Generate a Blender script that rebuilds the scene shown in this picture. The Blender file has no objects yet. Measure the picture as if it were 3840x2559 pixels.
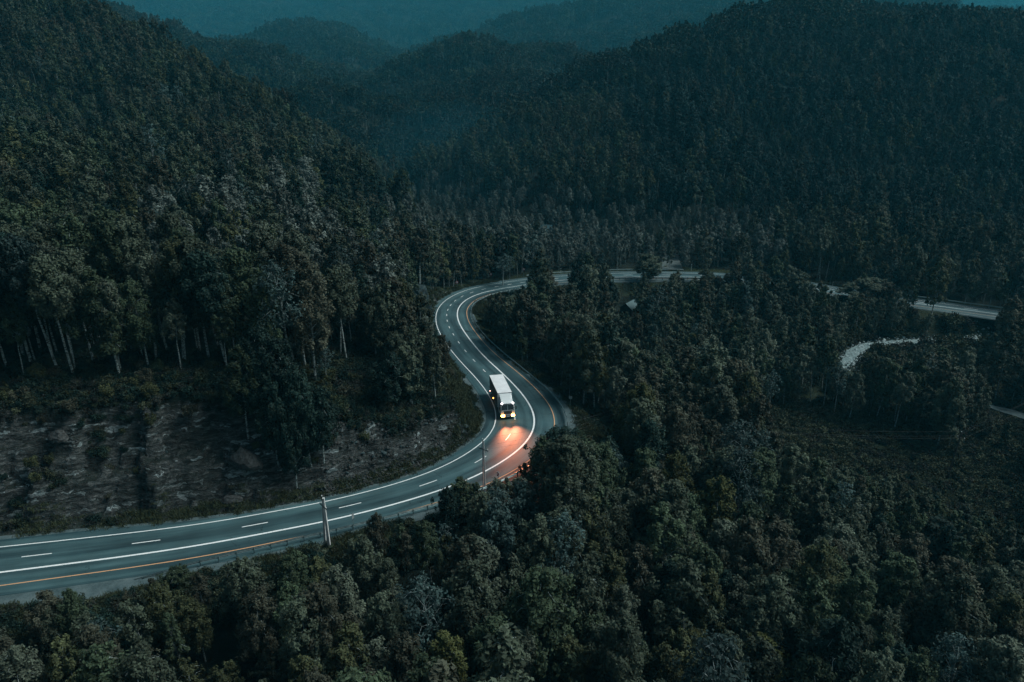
import bpy, math, random
import numpy as np
from mathutils import Vector, Matrix
R=math.radians
rng=np.random.default_rng(7)
random.seed(7)
scene=bpy.context.scene
COL=scene.collection

# ---------------------------------------------------------------- camera
FPX,PITCH,CAMH=2560.0,R(19.7),54.0
CP,SP=math.cos(PITCH),math.sin(PITCH)
cam_d=bpy.data.cameras.new('camera'); cam=bpy.data.objects.new('camera',cam_d); COL.objects.link(cam)
cam.location=(0,0,CAMH); cam.rotation_euler=(R(90)-PITCH,0,0)
cam_d.sensor_width=36; cam_d.lens=24.0; cam_d.clip_end=8000; cam_d.clip_start=1
scene.camera=cam
def ray(px,py):
    u=(px-1920)/FPX; v=(py-1279.5)/FPX
    return u, CP-v*SP, SP+v*CP
def at(px,py,D):           # point at distance D ahead of the drone along this view direction
    u,F,Dn=ray(px,py); t=D/F
    return (u*t,D,CAMH-Dn*t)
def gp(px,py,z=0.0):       # point at height z
    u,F,Dn=ray(px,py); t=(CAMH-z)/Dn
    return (u*t,F*t,z)
def proj(x,y,z):
    x=np.asarray(x,float);y=np.asarray(y,float);z=np.asarray(z,float)
    Z=y*CP+(CAMH-z)*SP; V=-y*SP+(CAMH-z)*CP
    Z=np.where(Z<1,1,Z)
    return 1920+FPX*x/Z, 1279.5+FPX*V/Z, Z

# ---------------------------------------------------------------- helpers
def tag(o,label=None,cat=None,group=None,kind=None):
    if label: o['label']=label
    if cat: o['category']=cat
    if group: o['group']=group
    if kind: o['kind']=kind
    return o
def link(o,parent=None):
    COL.objects.link(o)
    if parent: o.parent=parent
    return o
def empty(name,loc=(0,0,0),rz=0):
    o=bpy.data.objects.new(name,None); o.location=loc; o.rotation_euler=(0,0,rz); o.empty_display_size=.3
    return link(o)
def mesh_from(name,V,F,mats=(),mi=None,smooth=False):
    me=bpy.data.meshes.new(name)
    V=np.asarray(V,np.float32)
    me.from_pydata([tuple(v) for v in V.tolist()],[],F if isinstance(F,list) else F.tolist())
    for m in mats: me.materials.append(m)
    if mi is not None: me.polygons.foreach_set('material_index',np.asarray(mi,np.int32))
    if smooth: me.polygons.foreach_set('use_smooth',np.ones(len(me.polygons),bool))
    me.update(); return me
def quads_mesh(name,Q,mats,mi=None,tint=None):     # Q: (n,4,3)
    n=len(Q); me=bpy.data.meshes.new(name)
    me.vertices.add(n*4); me.vertices.foreach_set('co',np.ascontiguousarray(Q,np.float32).ravel())
    me.loops.add(n*4); me.loops.foreach_set('vertex_index',np.arange(n*4,dtype=np.int32))
    me.polygons.add(n); me.polygons.foreach_set('loop_start',np.arange(0,n*4,4,dtype=np.int32))
    for m in mats: me.materials.append(m)
    if mi is not None: me.polygons.foreach_set('material_index',np.asarray(mi,np.int32))
    if tint is not None:
        a=me.attributes.new('tint','FLOAT','FACE'); a.data.foreach_set('value',np.asarray(tint,np.float32))
    me.update(calc_edges=True); me.validate(); return me
class MB:
    def __init__(s): s.V=[];s.F=[]
    def add(s,V,F):
        b=len(s.V); s.V+= [tuple(v) for v in V]; s.F+=[[i+b for i in f] for f in F]; return s
    def box(s,x0,x1,y0,y1,z0,z1):
        return s.add([(x0,y0,z0),(x1,y0,z0),(x1,y1,z0),(x0,y1,z0),(x0,y0,z1),(x1,y0,z1),(x1,y1,z1),(x0,y1,z1)],
          [[3,2,1,0],[4,5,6,7],[0,1,5,4],[1,2,6,5],[2,3,7,6],[3,0,4,7]])
    def hexa(s,P): # 8 points bottom 4 ccw, top 4 ccw
        return s.add(P,[[3,2,1,0],[4,5,6,7],[0,1,5,4],[1,2,6,5],[2,3,7,6],[3,0,4,7]])
    def tube(s,pts,rad,n=8,cap=True):
        pts=[Vector(p) for p in pts]; rad=rad if hasattr(rad,'__len__') else [rad]*len(pts)
        b=len(s.V); k=len(pts)
        for i,p in enumerate(pts):
            d=(pts[min(i+1,k-1)]-pts[max(i-1,0)]).normalized()
            a=d.cross(Vector((0,0,1)) if abs(d.z)<.95 else Vector((1,0,0))).normalized(); c=d.cross(a)
            for j in range(n):
                t=2*math.pi*j/n; q=p+(a*math.cos(t)+c*math.sin(t))*rad[i]; s.V.append(tuple(q))
        for i in range(k-1):
            for j in range(n):
                s.F.append([b+i*n+j,b+i*n+(j+1)%n,b+(i+1)*n+(j+1)%n,b+(i+1)*n+j])
        if cap:
            s.F.append([b+j for j in range(n)][::-1]); s.F.append([b+(k-1)*n+j for j in range(n)])
        return s
    def build(s,name,mat,parent=None,bevel=0,smooth=False):
        me=mesh_from(name,s.V,s.F,[mat],smooth=smooth); o=bpy.data.objects.new(name,me); link(o,parent)
        if bevel:
            m=o.modifiers.new('bevel','BEVEL'); m.width=bevel; m.segments=2; m.limit_method='ANGLE'
        return o

# ---------------------------------------------------------------- noise
def vnoise(x,y,seed=0):
    xi=np.floor(x).astype(np.int64); yi=np.floor(y).astype(np.int64); fx=x-xi; fy=y-yi
    fx=fx*fx*(3-2*fx); fy=fy*fy*(3-2*fy)
    def h(a,b):
        n=(a*374761393+b*668265263+seed*1442695041)&0xffffffff
        n=((n^(n>>13))*1274126177)&0xffffffff
        return ((n^(n>>16))&0xffff)/65535.0
    return (h(xi,yi)*(1-fx)+h(xi+1,yi)*fx)*(1-fy)+(h(xi,yi+1)*(1-fx)+h(xi+1,yi+1)*fx)*fy
def fbm(x,y,o=4,seed=0):
    a=0;w=1;t=0
    for i in range(o):
        a=a+w*(vnoise(x*2**i,y*2**i,seed+i*7)-.5); t+=w; w*=.5
    return a/t*2

# ---------------------------------------------------------------- road table: x,y,left line,right line,left verge,right verge,rail
TAB=np.array([[float(v) for v in r.split(',')] for r in '-100.75,59.42,6.63,3.46,8.55,6.34,5.31;-97.82,60.07,6.54,3.42,8.55,6.34,5.31;-94.89,60.72,6.45,3.37,8.55,6.34,5.31;-91.96,61.38,6.37,3.31,8.55,6.34,5.31;-89.03,62.03,6.28,3.26,8.55,6.34,5.31;-86.1,62.68,6.19,3.2,8.54,6.34,5.31;-83.18,63.33,6.11,3.14,8.54,6.34,5.31;-80.25,63.98,6.02,3.08,8.53,6.35,5.31;-77.32,64.63,5.94,3.02,8.51,6.37,5.31;-74.39,65.28,5.85,2.96,8.48,6.41,5.31;-71.46,65.93,5.76,2.91,8.43,6.48,5.31;-68.53,66.58,5.68,2.85,8.36,6.6,5.31;-65.6,67.23,5.59,2.79,8.25,6.75,5.31;-62.68,67.88,5.51,2.73,8.12,6.93,5.31;-59.75,68.53,5.43,2.68,7.97,7.09,5.31;-56.82,69.18,5.35,2.63,7.79,7.17,5.31;-53.89,69.84,5.28,2.59,7.6,7.1,5.31;-50.97,70.51,5.21,2.56,7.4,6.86,5.29;-48.05,71.2,5.14,2.55,7.18,6.43,5.24;-45.14,71.93,5.07,2.54,6.95,5.89,5.12;-42.24,72.72,5,2.55,6.73,5.32,4.9;-39.37,73.57,4.94,2.55,6.51,4.81,4.61;-36.51,74.5,4.89,2.53,6.34,4.44,4.31;-33.68,75.49,4.86,2.5,6.22,4.2,4.05;-30.86,76.5,4.86,2.45,6.16,4.08,3.82;-28.03,77.51,4.86,2.39,6.17,4.01,3.64;-25.23,78.59,4.88,2.35,6.22,3.99,3.53;-22.48,79.78,4.9,2.33,6.28,4.01,3.51;-19.77,81.06,4.93,2.36,6.35,4.1,3.56;-17.09,82.41,4.99,2.42,6.43,4.27,3.67;-14.46,83.86,5.07,2.51,6.57,4.5,3.8;-11.89,85.4,5.2,2.61,6.78,4.77,3.94;-9.4,87.07,5.37,2.72,7.1,5.07,4.12;-7.03,88.91,5.57,2.83,7.5,5.4,4.34;-4.81,90.92,5.8,2.96,7.93,5.75,4.58;-2.75,93.1,6.04,3.08,8.34,6.12,4.81;-0.87,95.45,6.27,3.2,8.69,6.5,5.04;0.79,97.94,6.49,3.31,8.98,6.88,5.3;2.18,100.6,6.68,3.4,9.22,7.24,5.56;3.2,103.42,6.81,3.48,9.42,7.52,5.75;3.83,106.35,6.88,3.54,9.6,7.7,5.81;4.04,109.34,6.87,3.58,9.74,7.75,5.73;3.86,112.33,6.79,3.59,9.83,7.67,5.56;3.37,115.29,6.65,3.56,9.84,7.47,5.34;2.65,118.2,6.48,3.49,9.75,7.15,5.1;1.78,121.07,6.32,3.41,9.56,6.73,4.86;0.81,123.91,6.17,3.33,9.29,6.25,4.65;-0.25,126.72,6.05,3.25,8.97,5.75,4.5;-1.37,129.5,5.96,3.18,8.65,5.3,4.41;-2.54,132.26,5.88,3.1,8.35,4.94,4.34;-3.74,135.01,5.83,3.01,8.1,4.69,4.28;-4.92,137.77,5.8,2.92,7.9,4.54,4.23;-6.04,140.55,5.8,2.82,7.75,4.43,4.16;-7.1,143.36,5.83,2.73,7.62,4.35,4.08;-8.1,146.18,5.87,2.66,7.5,4.28,3.97;-9.05,149.03,5.9,2.6,7.38,4.22,3.84;-9.96,151.89,5.93,2.56,7.27,4.19,3.73;-10.83,154.76,5.93,2.54,7.17,4.17,3.66;-11.68,157.64,5.91,2.54,7.1,4.19,3.66;-12.48,160.53,5.86,2.54,7.04,4.23,3.69;-13.18,163.45,5.78,2.54,6.97,4.28,3.75;-13.76,166.39,5.69,2.53,6.9,4.32,3.79;-14.2,169.36,5.6,2.51,6.84,4.35,3.8;-14.5,172.34,5.52,2.49,6.83,4.36,3.79;-14.6,175.34,5.45,2.47,6.89,4.36,3.78;-14.45,178.33,5.41,2.47,7.02,4.34,3.85;-14.02,181.3,5.39,2.49,7.2,4.31,4.03;-13.31,184.21,5.39,2.53,7.41,4.29,4.28;-12.27,187.03,5.4,2.58,7.64,4.27,4.53;-10.88,189.68,5.44,2.62,7.86,4.29,4.7;-9.15,192.13,5.51,2.65,8.05,4.35,4.79;-7.07,194.28,5.61,2.67,8.18,4.51,4.83;-4.7,196.13,5.74,2.68,8.23,4.73,4.83;-2.21,197.8,5.84,2.68,8.21,4.92,4.84;0.33,199.4,5.89,2.68,8.12,5.03,4.84;2.9,200.94,5.85,2.68,7.99,5.07,4.84;5.49,202.45,5.73,2.68,7.86,5.08,4.84;8.11,203.92,5.56,2.68,7.75,5.08,4.84;10.76,205.31,5.38,2.68,7.68,5.08,4.84;13.5,206.53,5.22,2.68,7.64,5.08,4.84;16.35,207.46,5.09,2.68,7.64,5.08,4.84;19.26,208.21,5,2.68,7.66,5.08,4.84;22.17,208.92,4.93,2.68,7.68,5.08,4.84;25.1,209.61,4.9,2.68,7.7,5.08,4.84;28.03,210.24,4.9,2.68,7.71,5.08,4.84;30.98,210.79,4.92,2.68,7.73,5.08,4.84;33.95,211.16,4.97,2.68,7.76,5.08,4.84;36.95,211.34,5.02,2.68,7.8,5.08,4.84;39.95,211.4,5.06,2.68,7.83,5.08,4.84;42.95,211.43,5.08,2.68,7.81,5.08,4.84;45.95,211.43,5.07,2.68,7.71,5.08,4.84;48.95,211.4,5.05,2.68,7.54,5.08,4.84;51.95,211.35,5.04,2.68,7.39,5.08,4.84;54.94,211.27,5.04,2.68,7.29,5.08,4.84;57.94,211.1,5.05,2.68,7.26,5.08,4.84;60.92,210.8,5.06,2.68,7.26,5.08,4.84;63.9,210.39,5.07,2.68,7.26,5.08,4.84;66.84,209.81,5.07,2.68,7.25,5.08,4.84;69.74,209.04,5.05,2.68,7.24,5.08,4.84;72.58,208.08,5.03,2.68,7.22,5.08,4.84;75.37,206.98,4.99,2.68,7.18,5.08,4.84;78.11,205.76,4.95,2.68,7.13,5.08,4.84;80.81,204.44,4.89,2.68,7.07,5.08,4.84;83.44,203,4.81,2.68,7,5.08,4.84;85.97,201.39,4.72,2.68,6.91,5.08,4.84;88.34,199.57,4.62,2.68,6.82,5.08,4.84;90.57,197.55,4.52,2.68,6.73,5.08,4.84;92.74,195.48,4.43,2.68,6.64,5.08,4.84;94.98,193.49,4.36,2.68,6.57,5.08,4.84;97.32,191.62,4.3,2.68,6.49,5.08,4.84;99.73,189.83,4.22,2.68,6.41,5.08,4.84;102.18,188.09,4.14,2.68,6.33,5.08,4.84;104.66,186.4,4.05,2.68,6.23,5.08,4.84;107.17,184.76,3.94,2.68,6.13,5.08,4.84;109.72,183.19,3.83,2.68,6.01,5.08,4.84;112.33,181.7,3.7,2.68,5.89,5.08,4.84;114.94,180.23,3.55,2.68,5.77,5.08,4.84;117.53,178.7,3.43,2.68,5.68,5.08,4.84;120.07,177.11,3.35,2.68,5.61,5.08,4.84;122.59,175.49,3.34,2.68,5.59,5.08,4.84;125.08,173.82,3.38,2.68,5.61,5.08,4.84;127.54,172.1,3.44,2.68,5.65,5.08,4.84;129.94,170.3,3.5,2.68,5.69,5.08,4.84;132.28,168.42,3.55,2.68,5.74,5.08,4.84;134.56,166.47,3.58,2.68,5.78,5.08,4.84;136.8,164.48,3.61,2.68,5.81,5.08,4.84;139.03,162.46,3.64,2.68,5.84,5.08,4.84;141.23,160.43,3.67,2.68,5.87,5.08,4.84'.split(';')])
def resample(T,step):
    s=np.r_[0,np.cumsum(np.hypot(np.diff(T[:,0]),np.diff(T[:,1])))]
    q=np.arange(0,s[-1],step)
    # cubic smoothing of positions
    out=np.stack([np.interp(q,s,T[:,k]) for k in range(T.shape[1])],1)
    w=np.array([1,4,6,4,1])/16.
    for _ in range(3):
        for k in range(out.shape[1]):
            p=np.r_[2*out[0,k]-out[2,k],2*out[0,k]-out[1,k],out[:,k],2*out[-1,k]-out[-2,k],2*out[-1,k]-out[-3,k]]
            out[:,k]=np.convolve(p,w,'valid')
    return q,out
RS,RT=resample(TAB,1.0)
RP=RT[:,:2]; RTan=np.gradient(RP,axis=0); RTan/=np.linalg.norm(RTan,axis=1)[:,None]
RN=np.stack([-RTan[:,1],RTan[:,0]],1)
WL,WO,GL,GR,RR=RT[:,2],RT[:,3],RT[:,4],RT[:,5],RT[:,6]
GR=GR+1.3*np.clip((RS-44)/8,0,1)*np.clip((84-RS)/8,0,1)
def road_near(x,y):
    """index of nearest road sample and signed offset (left positive)"""
    x=np.ravel(x);y=np.ravel(y); idx=np.empty(len(x),int)
    for a in range(0,len(x),20000):
        d=(x[a:a+20000,None]-RP[None,:,0])**2+(y[a:a+20000,None]-RP[None,:,1])**2
        idx[a:a+20000]=d.argmin(1)
    dx=x-RP[idx,0]; dy=y-RP[idx,1]
    sg=np.sign(dx*RN[idx,0]+dy*RN[idx,1]); return idx, sg*np.hypot(dx,dy)

# ---------------------------------------------------------------- terrain
def P3(px,py,D,dz=-14): a=at(px,py,D); return (a[0],a[1],a[2]+dz)
CTL=[(-120,50,6),(-120,82,14),(-100,83,14),(-85,85,14.5),(-78,87,15),(-66,88,15),(-55,89.5,14.5),(-45,91.5,14.5),(-36,97,13.5),(-30,104,11.5),(-24,112,11),
 (-21,122,10.5),(-24,135,11.5),(-31,150,11),(-35,165,9),(-36,180,8),(-33,195,5),(-30,207,1.5),(-18,214,0),
 (-75,98,16.5),(-95,98,17.5),(-60,99,16),(-50,106,15.5),(-40,116,15),(-45,135,17),(-52,160,18),(-60,190,19),(-52,215,12),(-42,232,6),
 (-130,100,19),(-110,125,24),(-80,130,21),(-140,150,32),(-100,170,27),(-80,200,23),(-125,200,30),(-187,255,38),(-180,160,42),(-240,200,58),
 P3(375,41,370),P3(538,98,365),P3(702,180,355),P3(816,269,345),P3(963,326,335),P3(1142,440,320),P3(1273,538,305),P3(1387,620,290),P3(1501,690,275),P3(1566,780,255,-7),P3(1620,890,235,-7),
 P3(100,-100,375),P3(-300,-300,385),
 (-140,430,28),(-220,450,50),(-90,400,15),(-70,330,10),(-50,290,3),(-300,470,80),
 # slope below the road, toward the drone, and the valley to the right
 (-110,45,-3),(-70,52,-2),(-55,56,-1.5),(-42,62,-1.5),(-30,66,-1.5),(-20,71,-1.5),(-10,76,-2),(-2,82,-2.5),(5,88,-3),(12,96,-3.5),(18,106,-4),(15,118,-2.5),(10,128,-2),(2,142,-1.5),(-4,160,-1.5),(-6,176,-1.5),(0,188,-1.5),
 (-90,20,-9),(-50,25,-9),(-20,40,-9),(0,55,-9),(20,75,-10),(35,95,-9),(32,115,-7),(28,135,-6),(15,155,-5),(10,175,-4),(20,192,-3),
 (-30,0,-16),(20,20,-18),(30,50,-15),(60,60,-16),(60,90,-13),(60,110,-12),(95,100,-14),(85,125,-10),(60,140,-9),(110,135,-9),(130,110,-12),(160,100,-12),
 (45,165,-7),(60,180,-6),(45,195,-4),(86,170,-4.5),(100,176,-4),(110,170,-4),(128,158,-3.5),(145,150,-3),(82,190,-4),(180,130,-8),(100,60,-18),(100,0,-24),
 # beyond the far bend: flat valley floor
 (0,222,0),(30,228,0),(60,228,.5),(90,222,1),(112,208,1),(128,195,1),(145,182,1),(165,165,1),(0,250,-1),(30,260,-1),(-20,250,-1),(-20,300,-2),(20,320,-2),(50,300,1),(-10,380,-1),(30,400,0),(-30,420,2),(60,420,4),(100,260,9),(140,240,10),(200,200,12),(250,150,10),(0,460,4),(60,470,6)]
CTL=np.array(CTL,float)
def tps_fit(P,lam=2.0):
    n=len(P); X=P[:,:2]/100.; d=np.sqrt(((X[:,None]-X[None])**2).sum(-1))
    K=np.where(d>0,d*d*np.log(d+1e-12),0)+lam*1e-3*np.eye(n)
    A=np.zeros((n+3,n+3)); A[:n,:n]=K; A[:n,n]=1; A[:n,n+1:]=X; A[n,:n]=1; A[n+1:,:n]=X.T
    return np.linalg.solve(A,np.r_[P[:,2],0,0,0]),X
TW,TX=tps_fit(CTL)
def tps(x,y):
    x=np.clip(np.ravel(x),-290,240)/100.; y=np.clip(np.ravel(y),-10,470)/100.; out=np.empty(len(x))
    for a in range(0,len(x),20000):
        xx=x[a:a+20000];yy=y[a:a+20000]
        d2=(xx[:,None]-TX[None,:,0])**2+(yy[:,None]-TX[None,:,1])**2
        out[a:a+20000]=(.5*d2*np.log(d2+1e-12))@TW[:-3]+TW[-3]+TW[-2]*xx+TW[-1]*yy
    return out
def RG(pts,slope,rnd=25,dz=-12.5): return np.array([P3(*p,dz=dz) for p in pts]),slope,rnd
RIDGES=[
 RG([(1880,560,385),(1960,490,400),(2083,441,420),(2271,327,440),(2410,253,455),(2516,196,465),(2614,130,475),(2736,73,490),(2940,33,500),(3144,0,505),(3300,0,500),(3471,25,490),(3593,90,480),(3838,155,470),(4200,260,440)],.42,30,-7),
 RG([(1690,520,770),(1800,440,828),(2000,335,884),(2250,205,942),(2450,130,985),(2700,50,1028),(2950,5,1056),(3300,-40,1084)],.42,35,-7),
 RG([(1420,330,1009),(1632,228,1066),(1877,98,1135),(2040,33,1181),(2203,8,1203),(2600,-60,1261),(3200,-60,1284),(3500,0,1238),(3838,30,1203),(4200,60,1147)],.42,50),
 RG([(1090,190,1472),(1200,130,1600),(1306,50,1728),(1632,8,1856),(1900,-30,1920),(2400,-80,1984)],.40,60),
 RG([(-400,-200,2152),(100,-190,2199),(600,-130,2386),(850,-190,2457),(1050,-150,2457),(1300,-230,2667),(1700,-290,2808),(2200,-270,2878),(3000,-290,2948),(3838,-270,2948),(4600,-230,2948)],.42,90),
 RG([(-900,-500,784),(0,-140,798),(200,-60,791),(350,12,784),(522,29,784),(653,53,777),(857,94,770),(939,131,756),(1061,196,742),(1184,270,721),(1290,340,700),(1380,420,679),(1440,470,658)],.45,25),
 RG([(760,330,600),(947,298,587),(1061,294,581),(1224,286,575),(1306,322,562),(1388,384,550),(1453,432,537),(1535,470,525),(1590,530,500),(1640,590,475)],.42,20),
 RG([(1180,70,1150),(1330,200,980),(1480,310,850),(1620,400,740),(1740,470,650)],.36,30,-8),
 RG([(1877,98,720),(1840,230,660),(1790,350,600),(1740,440,550)],.38,25,-8),
 # spurs that run down the right-hand hill
 RG([(2940,40,498),(2960,300,400),(2900,560,315),(2860,760,270)],.6,12,-13),
 RG([(3471,30,488),(3560,330,390),(3600,600,310),(3620,800,265)],.6,12,-13),
 RG([(2516,200,463),(2420,400,390),(2330,600,335)],.6,12,-13),
]
def seg_h(x,y,ridge):
    P,sl,rd=ridge; best=np.full(len(x),-1e9)
    for i in range(len(P)-1):
        a,b=P[i],P[i+1]; ab=b[:2]-a[:2]; L2=(ab**2).sum()
        t=np.clip(((x-a[0])*ab[0]+(y-a[1])*ab[1])/L2,0,1)
        d=np.hypot(x-a[0]-ab[0]*t,y-a[1]-ab[1]*t); z=a[2]+(b[2]-a[2])*t-sl*(np.sqrt(d*d+rd*rd)-rd)
        best=np.maximum(best,z)
    return best
def natural(x,y):
    x=np.ravel(x).astype(float); y=np.ravel(y).astype(float)
    wx=x+10*fbm(x/90,y/90,3,5)*np.clip((y-220)/80,0,1); wy=y+10*fbm(x/90,y/90,3,9)*np.clip((y-220)/80,0,1)
    b=tps(x,y); far=np.clip((y-430)/90,0,1)
    b=b*(1-far)+far*(-2+(y-420)*.012)
    h=b
    for r in RIDGES:
        z=seg_h(wx,wy,r)
        k=3.0; m=np.clip(.5+.5*(z-h)/k,0,1)
        h=h*(1-m)+z*m+k*m*(1-m)
    rid=1-np.abs(fbm(x/120,y/120,4,21))*2
    h=h+np.clip((y-260)/200,0,1)*(5*fbm(x/70,y/70,4,3)+17*(rid-.92))
    h=h+.7*fbm(x/14,y/14,3,13)
    return h
def terrain(x,y,detail=False):
    """height, plus what the spot is: 0 natural, 1 cut face, 2 verge/road bed"""
    x=np.ravel(x).astype(float); y=np.ravel(y).astype(float)
    h=natural(x,y); idx,off=road_near(x,y)
    dL=off-GL[idx]; dR=-off-GR[idx]
    d=np.where(off>0,dL,dR)          # metres outside the verge
    n1=fbm(x/7,y/7,3,31); n2=fbm(x/2.2,y/2.2,3,41)
    foot=np.clip(d,0,None)
    s=RS[idx]
    # slope of the cut face: steep along the near cliff, gentler round the nose
    steep=np.where(off>0,1.45+.3*n1,.9)
    steep=np.where((off>0)&(s>118)&(s<190),1.0+.2*n1,steep)
    nearcut=(off>0)&(s<118)
    cut=steep*np.clip(foot-.8+.8*n1,0,None)+.08*foot
    rib=fbm(s/7.0+2.5*n1*.2,foot*0+.5,3,35); ft=np.clip(foot-.4+1.7*rib,0,None)
    base_=2.2+.9*fbm(s/5.0,foot*0+9.5,2,33); hb=5.5+2.2*fbm(s/12.0,foot*0+4.5,2,36)
    c1=.45*np.minimum(ft,base_); r1_=np.clip(ft-base_,0,hb/2.7); c2=2.7*r1_; r2_=np.clip(ft-base_-hb/2.7,0,2.0); c3=.35*r2_; c4=2.4*np.clip(ft-base_-hb/2.7-2.0,0,None)
    cc=np.minimum(c1+c2+c3+c4,2.9*foot)
    wgt=np.clip((112-s)/14,0,1); cut=np.where(nearcut,cc*wgt+cut*(1-wgt),cut)
    fill=-.55*foot-.10
    z=np.minimum(h,cut+np.where(off>0,-.05,-.12)); z=np.maximum(z,fill)
    kind=np.zeros(len(x),int); kind[(h>cut+.6)&(d>0)]=1
    m=kind==1
    if detail:
        # ledges and broken rock on the cut face
        th=2.3; wob=.9*n1+.35*n2; led=z/th+wob+.25*n2; fl=np.floor(led); fr=led-fl
        zq=(fl+np.clip((fr-.45)/.28,0,1)-wob)*th; k=np.clip(.75+1.2*fbm(x/11,y/11,2,57),.15,1)
        z=z+np.where(m,(k*(zq-z)+.9*n1+.8*n2+.5*fbm(x/.9,y/.9,2,51))*np.clip(foot/3,0,1),0)
    z=np.where(d<=0,np.where(off>0,-.13,-.13),z); kind[d<=0]=2
    # river bed
    rv=river_d(x,y); z=np.where(rv<6,z*np.clip(rv/6,0,1)**2+(-4.9)*(1-np.clip(rv/6,0,1)**2),z)
    return z,kind,d,off,idx
RIV=np.array([gp(a,b,-4.6)[:2] for a,b in ((4000,1258),(3700,1270),(3550,1274),(3400,1282),(3300,1289),(3240,1298),(3200,1318),(3180,1348),(3150,1380))],float)
def polyd(x,y,P):
    best=np.full(len(x),1e9)
    for i in range(len(P)-1):
        a,b=P[i],P[i+1]; ab=b-a; t=np.clip(((x-a[0])*ab[0]+(y-a[1])*ab[1])/(ab**2).sum(),0,1)
        best=np.minimum(best,np.hypot(x-a[0]-ab[0]*t,y-a[1]-ab[1]*t))
    return best
def river_d(x,y): return polyd(x,y,RIV)
def zt(x,y): return float(terrain([x],[y])[0][0])

# ---------------------------------------------------------------- materials
def nt(m): m.use_nodes=True; return m.node_tree
def new_mat(name):
    m=bpy.data.materials.new(name); m.use_nodes=True; t=m.node_tree
    b=t.nodes.get('Principled BSDF'); return m,t,b
def simple(name,col,rough=.7,metal=0,noise=0,scale=6,emit=None,es=0,spec=.4,coat=0):
    m,t,b=new_mat(name); b.inputs['Roughness'].default_value=rough; b.inputs['Metallic'].default_value=metal
    b.inputs['Specular IOR Level'].default_value=spec; b.inputs['Coat Weight'].default_value=coat
    if noise:
        tc=t.nodes.new('ShaderNodeTexCoord'); n=t.nodes.new('ShaderNodeTexNoise'); n.inputs['Scale'].default_value=scale; n.inputs['Detail'].default_value=5
        t.links.new(tc.outputs['Object'],n.inputs['Vector'])
        r=t.nodes.new('ShaderNodeMapRange'); r.inputs['From Min'].default_value=.3; r.inputs['From Max'].default_value=.7; r.inputs['To Min'].default_value=1-noise; r.inputs['To Max'].default_value=1+noise*.6
        t.links.new(n.outputs['Fac'],r.inputs['Value'])
        mx=t.nodes.new('ShaderNodeVectorMath'); mx.operation='SCALE'; mx.inputs[0].default_value=col
        t.links.new(r.outputs['Result'],mx.inputs['Scale']); t.links.new(mx.outputs[0],b.inputs['Base Color'])
    else: b.inputs['Base Color'].default_value=(*col,1)
    if emit: b.inputs['Emission Color'].default_value=(*emit,1); b.inputs['Emission Strength'].default_value=es
    return m
def N(t,k,**kw):
    n=t.nodes.new(k)
    for a,v in kw.items():
        if a in n.inputs.keys() if hasattr(n.inputs,'keys') else False: n.inputs[a].default_value=v
        else: setattr(n,a,v)
    return n
def ramp(t,src,stops):
    r=t.nodes.new('ShaderNodeValToRGB'); e=r.color_ramp.elements
    while len(e)>1: e.remove(e[0])
    for i,(p,c) in enumerate(stops):
        x=e[0] if i==0 else e.new(p)
        x.position=p; x.color=(*c,1) if len(c)==3 else c
    t.links.new(src,r.inputs['Fac']); return r
def noise_n(t,vec,scale,detail=5,rough=.55):
    n=t.nodes.new('ShaderNodeTexNoise'); n.inputs['Scale'].default_value=scale; n.inputs['Detail'].default_value=detail; n.inputs['Roughness'].default_value=rough
    t.links.new(vec,n.inputs['Vector']); return n
def mixc(t,fac,a,b,mode='MIX'):
    m=t.nodes.new('ShaderNodeMix'); m.data_type='RGBA'; m.blend_type=mode
    for s,v in ((0,fac),(6,a),(7,b)):
        if isinstance(v,(int,float)): m.inputs[s].default_value=v
        elif isinstance(v,tuple): m.inputs[s].default_value=(*v,1)
        else: t.links.new(v,m.inputs[s])
    return m.outputs[2]
def math_n(t,op,a,b=None,c=None,clamp=False):
    m=t.nodes.new('ShaderNodeMath'); m.operation=op; m.use_clamp=clamp
    for i,v in enumerate((a,b,c)):
        if v is None: continue
        if isinstance(v,(int,float)): m.inputs[i].default_value=v
        else: t.links.new(v,m.inputs[i])
    return m.outputs[0]

# foliage: hue from the object's own colour, leaf-to-leaf variation from the mesh
def foliage_mat():
    m=bpy.data.materials.new('birch_leaves'); m.use_nodes=True; t=m.node_tree; t.nodes.clear()
    out=t.nodes.new('ShaderNodeOutputMaterial'); oi=t.nodes.new('ShaderNodeObjectInfo')
    at_=t.nodes.new('ShaderNodeAttribute'); at_.attribute_name='tint'
    k=math_n(t,'MULTIPLY_ADD',oi.outputs['Random'],.75,.62)
    k2=math_n(t,'MULTIPLY',k,at_.outputs['Fac'])
    vm=t.nodes.new('ShaderNodeVectorMath'); vm.operation='SCALE'; ih=t.nodes.new('ShaderNodeAttribute'); ih.attribute_type='INSTANCER'; ih.attribute_name='hue'
    ii=t.nodes.new('ShaderNodeAttribute'); ii.attribute_type='INSTANCER'; ii.attribute_name='scattered'
    t.links.new(mixc(t,ii.outputs['Fac'],oi.outputs['Color'],ih.outputs['Vector']),vm.inputs[0]); t.links.new(k2,vm.inputs['Scale'])
    d=t.nodes.new('ShaderNodeBsdfPrincipled'); d.inputs['Roughness'].default_value=.75; d.inputs['Specular IOR Level'].default_value=.15
    tr=t.nodes.new('ShaderNodeBsdfTranslucent'); mx=t.nodes.new('ShaderNodeMixShader'); mx.inputs[0].default_value=.12
    t.links.new(vm.outputs[0],d.inputs['Base Color']); t.links.new(vm.outputs[0],tr.inputs['Color'])
    t.links.new(d.outputs[0],mx.inputs[1]); t.links.new(tr.outputs[0],mx.inputs[2]); t.links.new(mx.outputs[0],out.inputs['Surface'])
    return m
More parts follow.
